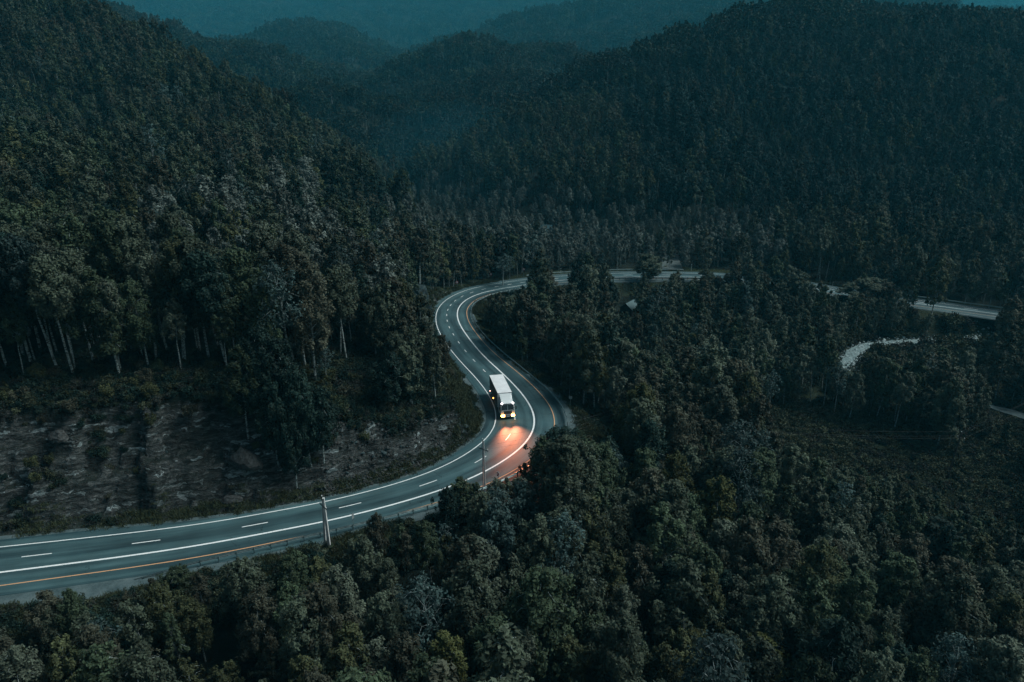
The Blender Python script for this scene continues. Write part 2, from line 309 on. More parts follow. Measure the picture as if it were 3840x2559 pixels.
def bark_mat():
    m,t,b=new_mat('birch_bark'); tc=t.nodes.new('ShaderNodeTexCoord')
    mp=t.nodes.new('ShaderNodeMapping'); mp.inputs['Scale'].default_value=(1.5,1.5,5); t.links.new(tc.outputs['Object'],mp.inputs['Vector'])
    n=noise_n(t,mp.outputs[0],1.6,6,.7)
    r=ramp(t,n.outputs['Fac'],[(.42,(.020,.025,.025)),(.50,(.20,.25,.25)),(.7,(.42,.50,.50))])
    t.links.new(r.outputs[0],b.inputs['Base Color']); b.inputs['Roughness'].default_value=.8; return m
LEAF=foliage_mat(); BARK=bark_mat()
PBARK=simple('pine_bark',(.05,.04,.032),.9,noise=.5,scale=3)

# ---------------------------------------------------------------- plants
def frames(n,bias=(0,0,-1),k=1.0,g=None):
    """random unit long-axis biased along bias, and a random perpendicular"""
    a=g.normal(size=(n,3)); a/=np.linalg.norm(a,axis=1)[:,None]; a=a+np.array(bias)*k; a/=np.linalg.norm(a,axis=1)[:,None]
    b=g.normal(size=(n,3)); b-=(b*a).sum(1)[:,None]*a; b/=np.linalg.norm(b,axis=1)[:,None]
    return a,b
def cards(C,ln,wd,g,bias=(0,0,-1),k=.8):
    n=len(C); a,b=frames(n,bias,k,g); l=(ln*g.uniform(.65,1.35,n))[:,None]; w=(wd*g.uniform(.65,1.35,n))[:,None]
    return np.stack([C+a*l*.5,C+b*w*.5+a*l*g.uniform(-.15,.15,(n,1)),C-a*l*.5,C-b*w*.5+a*l*g.uniform(-.15,.15,(n,1))],1)
def cards_n(C,dirs,ln,wd,g,up=.35,rnd=.65,droop=.8):
    """leaf sprays that lie like shingles over a clump: they face outward and upward, and hang"""
    n=len(C); nm=dirs+np.array([0,0,up])+g.normal(0,rnd,(n,3)); nm/=np.linalg.norm(nm,axis=1)[:,None]+1e-9
    a=g.normal(0,.6,(n,3))+np.array([0,0,-droop]); a-=(a*nm).sum(1)[:,None]*nm; a/=np.linalg.norm(a,axis=1)[:,None]+1e-9
    b=np.cross(nm,a); l=(ln*g.uniform(.65,1.35,n))[:,None]; w=(wd*g.uniform(.65,1.35,n))[:,None]
    return np.stack([C+a*l*.5,C+b*w*.5+a*l*g.uniform(-.15,.15,(n,1)),C-a*l*.5,C-b*w*.5+a*l*g.uniform(-.15,.15,(n,1))],1)
def tubes_q(paths):
    out=[]
    for pts,rad,n in paths:
        pts=np.array(pts,float); k=len(pts); rings=[]
        for i in range(k):
            d=pts[min(i+1,k-1)]-pts[max(i-1,0)]; d/=np.linalg.norm(d)+1e-9
            r=np.array([1,0,0]) if abs(d[2])>.9 else np.array([0,0,1.]); a=np.cross(d,r); a/=np.linalg.norm(a); c=np.cross(d,a)
            t=np.arange(n)*2*np.pi/n; rings.append(pts[i]+(np.cos(t)[:,None]*a+np.sin(t)[:,None]*c)*rad[i])
        for i in range(k-1):
            for j in range(n):
                out.append([rings[i][j],rings[i][(j+1)%n],rings[i+1][(j+1)%n],rings[i+1][j]])
    return np.array(out)
def birch_geo(seed,H=13.5,W=5.0,ncard=6000,ln=.40,base=.35,nbr=22,tn=7,sub=3,open_=0.0,droop=1.0,lean=.04):
    g=np.random.default_rng(seed); z=np.linspace(0,1,8)
    lx=g.normal(0,lean)*H*z+.012*H*np.cumsum(g.normal(0,1,8))*z; ly=g.normal(0,lean)*H*z+.012*H*np.cumsum(g.normal(0,1,8))*z
    tp=np.stack([lx,ly,z*H*.97],1); r0=.0085*H+.01
    paths=[(tp,r0*(1-z)**.8+.015,tn)]
    cent=[];rads=[];wts=[]; az=g.uniform(0,6.28)
    for i in range(nbr):
        u=(i+g.uniform(-.35,.35))/nbr; u=min(max(u,0),.985); h=base+(1-base)*u
        prof=((u+.06)**.42)*((1-u)**.70)*1.50
        L=W*.5*prof*g.uniform(.72,1.25)+.25; az+=2.4+g.uniform(-.5,.5)
        st=np.array([np.interp(h,z,tp[:,0]),np.interp(h,z,tp[:,1]),h*H*.97]); d=np.array([math.cos(az),math.sin(az),0])
        up=L*g.uniform(.55,.95)*(1-.3*u)
        mid=st+d*L*.55+np.array([0,0,up*.75]); tip=st+d*L+np.array([0,0,up-.35*L*droop])
        paths.append(([st,mid,tip],[r0*.32*(1-u*.6)+.012,.022,.008],3 if tn<6 else 4))
        ns=sub+1
        for k in range(ns):
            t=.38+.62*(k+.5)/ns; p=(st*(1-t)**2+2*mid*t*(1-t)+tip*t*t)+g.normal(0,.16*L+.1,3)*[1,1,.6]
            cent.append(p); rads.append((.22+.12*L)*g.uniform(.6,1.4)); wts.append(rads[-1]**1.7)
    for k in range(4):
        cent.append(tp[-1]+g.normal(0,.13,3)+[0,0,-.5*k]); rads.append(.20+.09*k); wts.append(.22)
    cent=np.array(cent);rads=np.array(rads);wts=np.array(wts)*g.uniform(.5,1.4,len(wts)); wts/=wts.sum()
    ci=g.choice(len(cent),ncard,p=wts); v=g.normal(size=(ncard,3)); v/=np.linalg.norm(v,axis=1)[:,None]; v*=(g.uniform(0,1,ncard)**.45)[:,None]
    v[:,2]*=1.45; v[:,2]-=.35*droop*g.uniform(0,1,ncard)**2*2
    C=cent[ci]+v*rads[ci][:,None]; ax=np.stack([np.interp(C[:,2],tp[:,2],tp[:,0]),np.interp(C[:,2],tp[:,2],tp[:,1]),C[:,2]-.10*H],1); od=C-ax; od/=np.linalg.norm(od,axis=1)[:,None]+1e-6
    tint=(g.uniform(.72,1.28,len(cent))[ci])*g.uniform(.75,1.25,ncard)
    return tubes_q(paths),cards_n(C,v*.8+od*.7,ln,ln*.55,g,.35,.72,.8*droop),tint
def pine_geo(seed,H=12,W=5.5,ncard=4500,ln=.36,tn=6,conic=.5):
    g=np.random.default_rng(seed); tp=np.array([[0,0,0],[0.05,0,H*.5],[0,0,H*.97]]); paths=[(tp,[.02*H,.012*H,.02],tn)]
    cent=[];rads=[]; az=0; nb=34
    for i in range(nb):
        u=i/nb; h=.18+.80*u; prof=(1-u)**conic*(min(1,(u+.12)*3)); L=W*.5*prof*g.uniform(.75,1.2)+.2; az+=2.4+g.uniform(-.4,.4)
        st=np.array([0,0,h*H]); d=np.array([math.cos(az),math.sin(az),0]); tip=st+d*L+[0,0,L*.12]
        paths.append(([st,tip],[.05*(1-u)+.015,.01],3))
        for k in range(4):
            t=.3+.7*(k+.5)/4; cent.append(st*(1-t)+tip*t+g.normal(0,.1,3)); rads.append((.25+.14*L)*g.uniform(.8,1.2))
    cent=np.array(cent);rads=np.array(rads); w=rads**1.8; w/=w.sum(); ci=g.choice(len(cent),ncard,p=w)
    v=g.normal(size=(ncard,3)); v/=np.linalg.norm(v,axis=1)[:,None]; v*=(g.uniform(0,1,ncard)**.4)[:,None]; v[:,2]*=.7
    C=cent[ci]+v*rads[ci][:,None]; tint=g.uniform(.7,1.3,len(cent))[ci]*g.uniform(.8,1.2,ncard)
    return tubes_q(paths),cards_n(C,v*1.0+np.c_[C[:,:2]/(W*.4),np.full(len(C),.4)],ln,ln*.45,g,.5,.5,.2),tint
def shrub_geo(seed,H=2.2,W=2.6,ncard=1300,ln=.22):
    g=np.random.default_rng(seed); cent=[];rads=[];paths=[]
    for i in range(13):
        a=g.uniform(0,6.28); r=W*.42*g.uniform(0,1)**.6; hh=H*g.uniform(.45,.9)*(1-.35*r/(W*.5)); tip=np.array([r*math.cos(a),r*math.sin(a),hh])
        paths.append(([[.1*math.cos(a),.1*math.sin(a),0],tip*[.55,.55,.6],tip],[.03,.02,.006],3)); cent+= [tip,tip*[.8,.8,.65]]; rads+=[.36*g.uniform(.7,1.3),.42]
    cent=np.array(cent);rads=np.array(rads); ci=g.integers(0,len(cent),ncard); v=g.normal(size=(ncard,3)); v/=np.linalg.norm(v,axis=1)[:,None]; v*=(g.uniform(0,1,ncard)**.45)[:,None]
    C=cent[ci]+v*rads[ci][:,None]; C[:,2]=np.maximum(C[:,2],.05)
    return tubes_q(paths),cards(C,ln,ln*.6,g,(0,0,.3),.4),g.uniform(.7,1.3,len(cent))[ci]*g.uniform(.75,1.25,ncard)

HUES={ # leaf colours by kind of crown; the teal one includes hillside shade
 'grey-green':(.052,.068,.047),'light grey-green':(.074,.092,.068),'dull green':(.042,.063,.036),'olive':(.054,.064,.031),'brownish':(.054,.058,.041),'pale grey':(.100,.124,.112),'shaded teal':(.018,.040,.039),
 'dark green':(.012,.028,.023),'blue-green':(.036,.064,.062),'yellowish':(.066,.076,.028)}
# near-view forms: separate trunk and crown meshes
HI=[]
spec=[dict(H=12,W=4.5,base=.22),dict(H=13,W=3.9,base=.26),dict(H=10.5,W=4.6,base=.2),dict(H=13.5,W=4.5,base=.28,lean=.05),
      dict(H=11,W=3.8,base=.22),dict(H=12,W=5.2,base=.26),dict(H=14,W=4.1,base=.50,lean=.06),dict(H=12,W=4.4,base=.24,lean=.06)]
for i,s in enumerate(spec):
    tq,cq,ti=birch_geo(100+i,ncard=9500,ln=.30,nbr=36,**s)
    HI.append((quads_mesh('trunk',tq,[BARK]),quads_mesh('crown',cq,[LEAF],tint=ti),s['H'],s['W']))
tq,cq,ti=birch_geo(140,H=14,W=5.5,base=.45,ncard=1900,ln=.34,nbr=26)   # half-bare birch
HI.append((quads_mesh('trunk',tq,[BARK]),quads_mesh('crown',cq,[LEAF],tint=ti),14,5.5))
PIHI=[]
for i,(H,W,c) in enumerate([(11,6,.45),(13,5,.7)]):
    tq,cq,ti=pine_geo(200+i,H,W,6000,.34,conic=c); PIHI.append((quads_mesh('trunk',tq,[PBARK]),quads_mesh('crown',cq,[LEAF],tint=ti),H,W))
SHHI=[]
for i in range(4):
    tq,cq,ti=shrub_geo(300+i,ncard=1800); SHHI.append((quads_mesh('stems',tq,[PBARK]),quads_mesh('foliage',cq,[LEAF],tint=ti),2.2,2.6))

PROTO=bpy.data.collections.new('tree_forms')
PIDX={}
def proto(name,tq,cq,ti,hue,bark):
    Q=np.concatenate([tq,cq]); mi=np.r_[np.zeros(len(tq),int),np.ones(len(cq),int)]
    me=quads_mesh(name,Q,[bark,LEAF],mi,np.r_[np.ones(len(tq)),ti])
    protos_me.append((name,me,hue))
protos_me=[]
MIDF=[birch_geo(400+i,ncard=2900,ln=.46,nbr=24,tn=4,sub=2,**s) for i,s in enumerate(spec[:7])]
MIDF.append(birch_geo(440,H=14,W=5.5,base=.45,ncard=700,ln=.55,nbr=22,tn=5,sub=2))
PINM=[pine_geo(460,11,5.6,1500,.6,4,.5),pine_geo(461,14,4.2,1500,.6,4,.85)]
def clump(seed):
    g=np.random.default_rng(seed); T=[];C=[];I=[]
    for i in range(9):
        a,b,c=birch_geo(seed*31+i,H=g.uniform(11,15),W=g.uniform(5.4,7),base=.3,ncard=170,ln=1.55,nbr=9,tn=3,sub=1)
        o=np.array([(i%3-1)*4.6+g.normal(0,.9),(i//3-1)*4.6+g.normal(0,.9),g.normal(0,.7)-.6]); k=g.uniform(.75,1.3)
        T.append(a[:21]+o); C.append(b+o); I.append(c*k)
    return np.concatenate(T),np.concatenate(C),np.concatenate(I)
CL=[clump(s) for s in (1,2,3,4)]
order=[('mid',f) for f in range(8)]+[('pine',0),('pine',1)]+[('clump',f) for f in range(4)]
for k,(kind,f) in enumerate(order):
    tq,cq,ti={'mid':MIDF,'pine':PINM,'clump':CL}[kind][f]
    Q=np.concatenate([tq,cq]); mi=np.r_[np.zeros(len(tq),int),np.ones(len(cq),int)]
    o=bpy.data.objects.new('tree_form_%03d'%k,quads_mesh('tree_form',Q,[PBARK if kind=='pine' else BARK,LEAF],mi,np.r_[np.ones(len(tq)),ti])); PROTO.objects.link(o); PIDX[(kind,f)]=k
MIDH=[s['H'] for s in spec[:7]]+[14]; MIDW=[s['W'] for s in spec[:7]]+[5.0]

# ---------------------------------------------------------------- where trees stand
def inpoly(px,py,poly):
    ins=np.zeros(len(px),bool); n=len(poly)
    for i in range(n):
        x0,y0=poly[i];x1,y1=poly[(i+1)%n]
        c=((y0>py)!=(y1>py)); 
        with np.errstate(divide='ignore',invalid='ignore'): xx=(x1-x0)*(py-y0)/(y1-y0)+x0
        ins^= c&(px<xx)
    return ins
# open sight lines seen in the photo: (polygon, distance beyond which a tree may stand)
CLEAR=[([(-200,1985),(300,1965),(600,1935),(1100,1880),(1400,1810),(1640,1720),(1745,1625),(1760,1540),(1735,1480),(1690,1370),(1650,1290),(1630,1230),(1622,1180),(1650,1115),(1760,1060),(1900,1040),(1985,1036),(1960,1060),(1880,1085),(1806,1112),(1790,1150),(1795,1200),(1850,1275),(2000,1395),(2130,1490),(2185,1580),(2190,1625),(2060,1590),(1970,1600),(1950,1745),(1850,1800),(1830,1790),(1700,1800),(1665,1870),(1600,1925),(1300,1990),(1000,2065),(600,2150),(300,2270),(-200,2320)],'road'),
 ([(2078,1018),(2142,1014),(2142,1056),(2078,1060)],'road'),([(2288,1008),(2386,1004),(2386,1054),(2300,1058)],'road'),([(2420,1010),(2500,1008),(2500,1050),(2430,1050)],'road'),
 ([(2566,1000),(2700,1006),(2690,1030),(2566,1030)],'road'),([(2750,1026),(2815,1028),(2812,1040),(2750,1040)],'road'),
 ([(3105,1068),(3215,1088),(3205,1108),(3110,1092)],'road'),([(3420,1112),(3530,1126),(3752,1154),(3760,1200),(3640,1186),(3440,1152)],'road'),
 ([(3155,1300),(3240,1282),(3600,1262),(3700,1262),(3700,1290),(3400,1300),(3280,1312),(3240,1370),(3155,1340)],'river'),
 ([(2880,1520),(3100,1560),(3350,1650),(3600,1700),(3840,1770),(3840,1960),(3600,1880),(3300,1770),(3050,1690),(2900,1610)],'open'),
 ([(3560,1640),(3700,1660),(3840,1750),(3840,1920),(3700,1850),(3560,1720)],'open'),
 ([(3690,1515),(3900,1580),(3900,1620),(3700,1545)],'open'),
 ([(2335,1115),(2378,1118),(2382,1165),(2325,1165)],'open'),
 ([(2475,965),(2545,975),(2540,1005),(2475,1005)],'open'),
 ([(-200,1330),(930,1330),(950,1560),(1000,1640),(1190,1640),(1230,1560),(1250,1290),(1420,1270),(1470,1400),(1540,1500),(1640,1430),(1760,1500),(1790,1600),(1600,1800),(1000,1880),(-200,2020)],'cliff'),
 ([(2200,1500),(2300,1540),(2330,1640),(2240,1640),(2190,1600)],'open')]
pts=[]
def grid(y0,y1,d,x0=-.86,x1=.86,pad=25):
    ys=np.arange(y0,y1,d); out=[]
    for y in ys:
        xs=np.arange((y*x0-pad)//d*d,y*x1+pad,d); out.append(np.stack([xs+(d*.5 if int(round(y/d))%2 else 0)+rng.uniform(-.5,.5,len(xs))*d,y+rng.uniform(-.5,.5,len(xs))*d],1))
    return np.concatenate(out)
A=np.concatenate([grid(18,130,3.45),grid(130,240,3.7),grid(240,430,4.6)])
z,kind,d,off,idx=terrain(A[:,0],A[:,1])
s_all=RS[idx]; bushy=(kind==1)&(off>0)&(((s_all>116)&(s_all<172)&(d>6.0))|((s_all>84)&(s_all<=116)&(d>9)))
keep=((kind==0)|bushy)&(d>np.where(off>0,1.5,1.2))&(river_d(A[:,0],A[:,1])>4.5)
s_=RS[idx]
keep&=~((off>0)&(d<14.5)&(s_<92))               # bare rim above the near cliff
keep&=rng.uniform(0,1,len(A))>.06
# thin out: gaps between crowns in patches
keep&=~((fbm(A[:,0]/16,A[:,1]/16,3,77)>.62)&(A[:,1]<200))
A=A[keep];z=z[keep]
n=len(A)
form=rng.integers(0,7,n); scl=rng.choice([.62,.8,.95,1.05,1.18,1.3],n,p=[.1,.2,.25,.22,.15,.08])*rng.uniform(.93,1.07,n)*np.clip(1+.45*fbm(A[:,0]/28,A[:,1]/28,3,71),.6,1.4)
valley=(A[:,1]>215)&(A[:,1]<440)&(z<9)&(A[:,0]>-60)&(A[:,0]<90); scl=np.where(valley,scl*np.where(A[:,1]<240,.78,.60),scl); rb=(A[:,0]>22)&(A[:,1]>132)&(A[:,1]<205); scl=np.where(rb,scl*.86,scl); rb=(A[:,0]>45)&(A[:,1]>92)&(A[:,1]<=132); scl=np.where(rb,scl*.85,scl)
left_=(A[:,0]<-15)&(A[:,1]>90); scl=np.where(left_,scl*1.12,scl)
hsel=fbm(A[:,0]/22,A[:,1]/22,3,61)+rng.normal(0,.42,n)
hue=np.full(n,'grey-green',dtype=object)
hue[hsel>.18]='dull green'; hue[hsel<-.55]='brownish'; hue[(hsel>.0)&(hsel<.10)]='olive'; hue[hsel>.62]='dark green'
u=rng.uniform(0,1,n); hue[u<.03]='blue-green'; hue[(u>.06)&(u<.072)&(A[:,1]<130)&(A[:,0]>-40)]='yellowish'
rm_=(A[:,0]>12)&(A[:,1]>112)&(A[:,1]<210); hue[rm_&(rng.uniform(0,1,n)<.38)]='light grey-green'; hue[(A[:,1]<112)&(rng.uniform(0,1,n)<.14)]='light grey-green'; lit=(z>6)&(A[:,0]>-75)&(A[:,0]<-15)&(A[:,1]>115)&(A[:,1]<225); hue[lit&(rng.uniform(0,1,n)<.4)]='pale grey'; rh=(A[:,0]>55)&(A[:,1]>212)&(z>7); hue[rh&(rng.uniform(0,1,n)<.72)]='shaded teal'; hue[valley&(rng.uniform(0,1,n)<.85)]='pale grey'; form[(hue=='blue-green')]=rng.choice([1,5,7],(hue=='blue-green').sum()); form[hue=='yellowish']=rng.choice([0,3],(hue=='yellowish').sum())  # sunward flank painted paler, right hill's shade put into its dark teal
bb=bushy[keep]; scl[bb]*=.55; hue[bb]='dark green'
half=(rng.uniform(0,1,n)<.025)&(A[:,1]<200); hue[half]='blue-green'; form[half]=7
front=(A[:,1]<112)&(A[:,0]<-30)&(z>10)&(rng.uniform(0,1,n)<.8); form[front]=rng.choice([6,6,6,3],front.sum()); scl[front]*=1.35; hue[front&(hue=='yellowish')]='brownish'
scl=np.clip(scl,.5,1.5)
Hf=np.array(MIDH)[form]; Wf=np.array(MIDW)[form]
pine=(rng.uniform(0,1,n)<.022)&(z>3)&(A[:,0]<0)&(A[:,1]>110)
def clear_ok(x,y,z,H,W):
    """largest of a few scales at which no crown point falls on an open sight line"""
    res=np.zeros(len(x)); todo=np.ones(len(x),bool)
    for k in (1.0,.85,.7,.55,.42,.3):
        i=np.where(todo)[0]
        if not len(i): break
        bad=np.zeros(len(i),bool)
        for hf,wf in ((1.0,0),(.92,.2),(.92,-.2),(.82,.34),(.82,-.34),(.7,0),(.6,.48),(.6,-.48),(.45,0),(.35,.38),(.35,-.38)):
            px,py,Z=proj(x[i]+wf*W[i]*k,y[i],z[i]+hf*H[i]*k)
            for poly,kd in CLEAR: bad|=inpoly(px,py,poly)
        # a tree that stands behind what the opening shows does no harm
        pxb,pyb,_=proj(x[i],y[i],z[i])
        res[i[~bad]]=k; todo[i[~bad]]=False
    return res
ok=clear_ok(A[:,0],A[:,1],z,Hf*scl,Wf*scl)
far_side=(A[:,1]>225)|((off[keep]>0)&(s_[keep]>165))
# trees beyond the road need only keep their feet off it
ok=np.where(far_side&(A[:,1]>200),1.0,ok)
bx,by,_=proj(A[:,0],A[:,1],z); opn=np.zeros(len(A),bool)
for poly,kd_ in CLEAR:
    if kd_=='open': opn|=inpoly(bx,by,poly)
opn|=inpoly(bx,by,[(2820,1560),(3080,1590),(3350,1700),(3600,1740),(3900,1800),(3900,2050),(3600,1960),(3300,1850),(3020,1740),(2850,1660)])
opn|=inpoly(bx,by,[(3660,1500),(3950,1560),(3950,1700),(3800,1680),(3680,1590)])
m=(ok>=.34)&~(opn&(A[:,1]>75)&(A[:,0]>25)); A,z,form,scl,hue,pine,ok=A[m],z[m],form[m],(scl*ok)[m],hue[m],pine[m],ok[m]

# trees the photo shows over or beside the road: (px of crown, row of top, distance, form, hue)
SPECIAL=[]
def special(px,ptop,D,form_,hue_,label,wid=None,kind='birch_tree',lift=0):
    x,y,zt_=at(px,ptop,D); zg=zt(x,y)+lift; SPECIAL.append((x,y,zg,zt_-zg,form_,hue_,label,wid,kind))
special(2078,1592,92.0,5,'dark green','broad dark green birch standing in front of the road bend below the truck',7.6)
special(2180,1640,92.5,2,'dull green','dull green birch pressed against the broad dark birch, on its right',6.5)
special(1735,1785,79.5,4,'dull green','slim green birch just left of the single concrete pole, overlapping the white road line',4.0)
special(1682,1812,77.0,2,'dark green','small dark birch overlapping the road line, left of the slim one by the pole',3.4)
special(1790,1870,76.5,0,'grey-green','grey-green birch in front of the foot of the single concrete pole',5.0)
special(1925,1850,79.0,2,'dull green','bushy green birch hiding the guardrail below the red and white chevron sign',5.0)
special(1400,1925,71.5,4,'brownish','brownish young birch poking above the guardrail, right of the blank sign post',2.6)
special(640,2118,64.5,2,'dull green','small round birch in front of the buried end of the guardrail',3.6)
special(140,2230,57.5,2,'brownish','low brownish birch at the gravel lay-by by the lower left',3.6)
special(250,2215,58.0,4,'dull green','second low birch at the gravel lay-by, right of the brownish one',3.0)
special(1885,955,201.0,7,'blue-green','pale blue-grey birch leaning over the inside of the far bend',7.0)
special(2035,1003,196.0,2,'brownish','brownish birch hiding the far road, right of the far bend signs',7)
special(2215,1000,198.0,5,'brownish','brownish birch hiding the far road midway between two open stretches',9)
special(2440,955,206.0,2,'grey-green','flat-topped grey pine-like tree standing in front of the far road',9)
for k_,(a_,b_,c_,w_) in enumerate([(2660,1005,201,6),(2735,1012,199,7),(2850,1008,196,8),(2925,1022,194,7),(2990,1015,191,7),(3330,1060,178,7)]):
    special(a_,b_,c_,[5,2,0][k_%3],['grey-green','brownish','dull green','dark green'][k_%4],['first','second','third','fourth','fifth','last'][k_]+' from left of the six birches hiding the far road',w_)
special(3240,1035,183.0,5,'grey-green','wide-crowned tree in front of the right part of the far road',13)
special(1662,1245,122.0,2,'brownish','small reddish-brown tree leaning out over the road edge from the rocky nose',3.2)
special(1020,1270,88.5,0,'dark green','tall dark green birch on the rock face above the gully',6.0)
special(950,1215,89,5,'dark green','dark green birch at the rim above the rock face, left of the gully',7.0)
special(1125,1370,88,2,'dark green','dark bushy birch low on the rock face beside the gully',6.0)
special(1070,1480,86,2,'dark green','lowest dark birch clinging to the rock face left of the gully',5.0)
special(1000,1410,86.5,4,'dark green','slim dark birch on the rock face left of the lowest one',4.0)
special(1185,1450,88.5,0,'dark green','dark birch at the edge of the gully, right of the trees clinging to the rock',4.6)
special(880,1290,88,3,'dull green','leafy green birch on the cliff rim, left of the dark ones by the gully',5.0)
special(1500,1235,104,2,'grey-green','grey-green birch on top of the rocky nose by the road bend',5.5)
special(1600,1250,110,0,'brownish','brownish birch at the outer tip of the rocky nose',5.0)
special(1440,1320,98,2,'dark green','dark green birch on the shoulder of the rocky nose',5.5)
special(1530,1340,101,4,'dark green','dark slender birch halfway down the rocky nose',4.0)

special(2560,2335,62.0,3,'yellowish','yellow-green birch at the bottom edge, left one of the two yellowish ones',5.5)
special(2905,2385,60.5,5,'yellowish','broad yellow-green birch at the bottom edge, right one of the two yellowish ones',6.5)
special(2430,2085,70.0,7,'blue-green','half-bare birch with a pale forked trunk in the middle of the lower wood',6.0)
special(1860,2235,63.0,7,'brownish','thin half-bare birch with a pale trunk near the bottom, left of the yellow-green pair',5.5)
special(3530,1935,86.0,0,'dark green','dark round pine in the near wood, close to the clearing at the right edge',9.0,kind='pine_tree')
special(2850,1570,112.0,1,'dark green','dark pine standing above the birches left of the open meadow',6.5,kind='pine_tree')
special(3000,2170,68.0,1,'dull green','slender green birch with an upright crown in the middle of the right wood',4.5)

# rank: the 300 birches that show largest become things, with the special ones among them
px,py,Z=proj(A[:,0],A[:,1],z+.6*scl*12); inside=(px>-60)&(px<3900)&(py>-40)&(py<2700)
size=np.where(inside,scl*13/Z,0); size[pine]=0
NIND=300-sum(1 for a in SPECIAL if a[8]=='birch_tree')
ordr=np.argsort(-size)[:NIND]; ind=np.zeros(len(A),bool); ind[ordr]=True
pine_i=np.where(pine&inside)[0]; pine_i=pine_i[np.argsort(-(scl/Z)[pine_i])][:26]; indp=np.zeros(len(A),bool); indp[pine_i]=True

ORD=['first','second','third','fourth','fifth','sixth','seventh','eighth','ninth','tenth','eleventh','twelfth','thirteenth','fourteenth','fifteenth','sixteenth','seventeenth','eighteenth','nineteenth','twentieth']
def zone(px,py,x,y):
    if y>88 and x<-15: return 'just above the rock cut' if y<125 else 'high above the rock cut'
    if py>2250: return 'at the bottom edge, '+('left third' if px<1280 else 'middle third' if px<2560 else 'right third')
    if py>1980: return 'in the lower wood, '+('left half' if px<1900 else 'right half')
    if py>1760: return 'in the mid wood, '+('left part' if px<2700 else 'right part')
    return 'between road bend and meadow'
def place_tree(name,parts,x,y,z,sc,sxy,rz,hue_,label,cat,group):
    root=empty(name,(x,y,z-.15),rz); root.scale=(sxy,sxy,sc); tag(root,label,cat,group)
    for pn,me in parts:
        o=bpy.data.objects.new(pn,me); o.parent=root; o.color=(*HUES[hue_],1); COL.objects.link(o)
    return root
# near-wood individuals
lab={}
ii=np.where(ind)[0]; zs=[zone(px[i],py[i],A[i,0],A[i,1]) for i in ii]
cnt={}
for i,zn in sorted(zip(ii,zs),key=lambda q:px[q[0]]):
    hb='half-bare' if form[i]==7 else hue[i]; k=(zn,hb); cnt[k]=cnt.get(k,0)+1; lab[i]=(zn,hb,cnt[k])
HF=[s['H'] for s in spec]+[14]
for i in ii:
    zn,hb,c=lab[i]; tot=cnt[(zn,hb)]
    o_=ORD[c-1] if c<=20 else None
    g_=scl[i]; szw='tall ' if g_>1.12 else 'small ' if g_<.75 else ''
    if tot==1: L=f'{szw}{hb} birch, the only such one {zn}'
    elif o_: L=f'{szw}{hb} birch, {o_} {hb} one from left {zn}'
    else: L=f'{szw}{hb} birch, {ORD[min(19,tot-c)]} {hb} one from right {zn}'
    f=8 if form[i]==7 else int(form[i]) if rng.uniform()<.85 else 7
    tr,cr,H,W=HI[f]; k=scl[i]*MIDH[form[i]]/H
    if len(L.split())>15: L=L.replace(szw,'',1) if szw else L.replace(' one from',' from')
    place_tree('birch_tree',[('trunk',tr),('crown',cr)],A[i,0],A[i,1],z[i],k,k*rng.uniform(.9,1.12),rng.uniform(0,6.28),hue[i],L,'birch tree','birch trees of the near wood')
for (x,y,zg,H_,f,h,L,wid,kd) in SPECIAL:
    f2=8 if f==7 else f; tr,cr,H,W=HI[f2] if kd=='birch_tree' else PIHI[f]; k=max(H_,1.8)/H; sxy=wid/W if wid else k
    place_tree(kd,[('trunk',tr),('crown',cr)],x,y,zg,k,sxy,rng.uniform(0,6.28),h,L,'birch tree' if kd=='birch_tree' else 'pine tree','single birch trees' if kd=='birch_tree' else 'dark pines in the near wood')
for c,i in enumerate(sorted(np.where(indp)[0],key=lambda q:px[q])):
    tr,cr,H,W=PIHI[c%2]; k=scl[i]
    place_tree('pine_tree',[('trunk',tr),('crown',cr)],A[i,0],A[i,1],z[i],k,k,rng.uniform(0,6.28),'dark green',
      f'dark pine among the birches of the left hillside, {(ORD+["twenty-first","twenty-second","twenty-third","twenty-fourth","twenty-fifth","twenty-sixth"])[c]} pine from the left','pine tree','dark pines on the left hillside')

# the rest of the wood: one mass
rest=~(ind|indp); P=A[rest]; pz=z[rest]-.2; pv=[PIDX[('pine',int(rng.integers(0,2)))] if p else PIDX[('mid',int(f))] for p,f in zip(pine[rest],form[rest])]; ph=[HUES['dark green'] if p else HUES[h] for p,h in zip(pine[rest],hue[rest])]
psc=scl[rest]
B=np.concatenate([grid(430,900,12.5,pad=60),grid(900,3250,17.5,pad=90)])
bz,bk,*_=terrain(B[:,0],B[:,1]); hb=fbm(B[:,0]/80,B[:,1]/80,3,91)+rng.normal(0,.35,len(B))
bh=[('brownish' if v<-.45 else 'dull green' if v>.2 else 'blue-green' if v>.1 else 'grey-green') for v in hb]
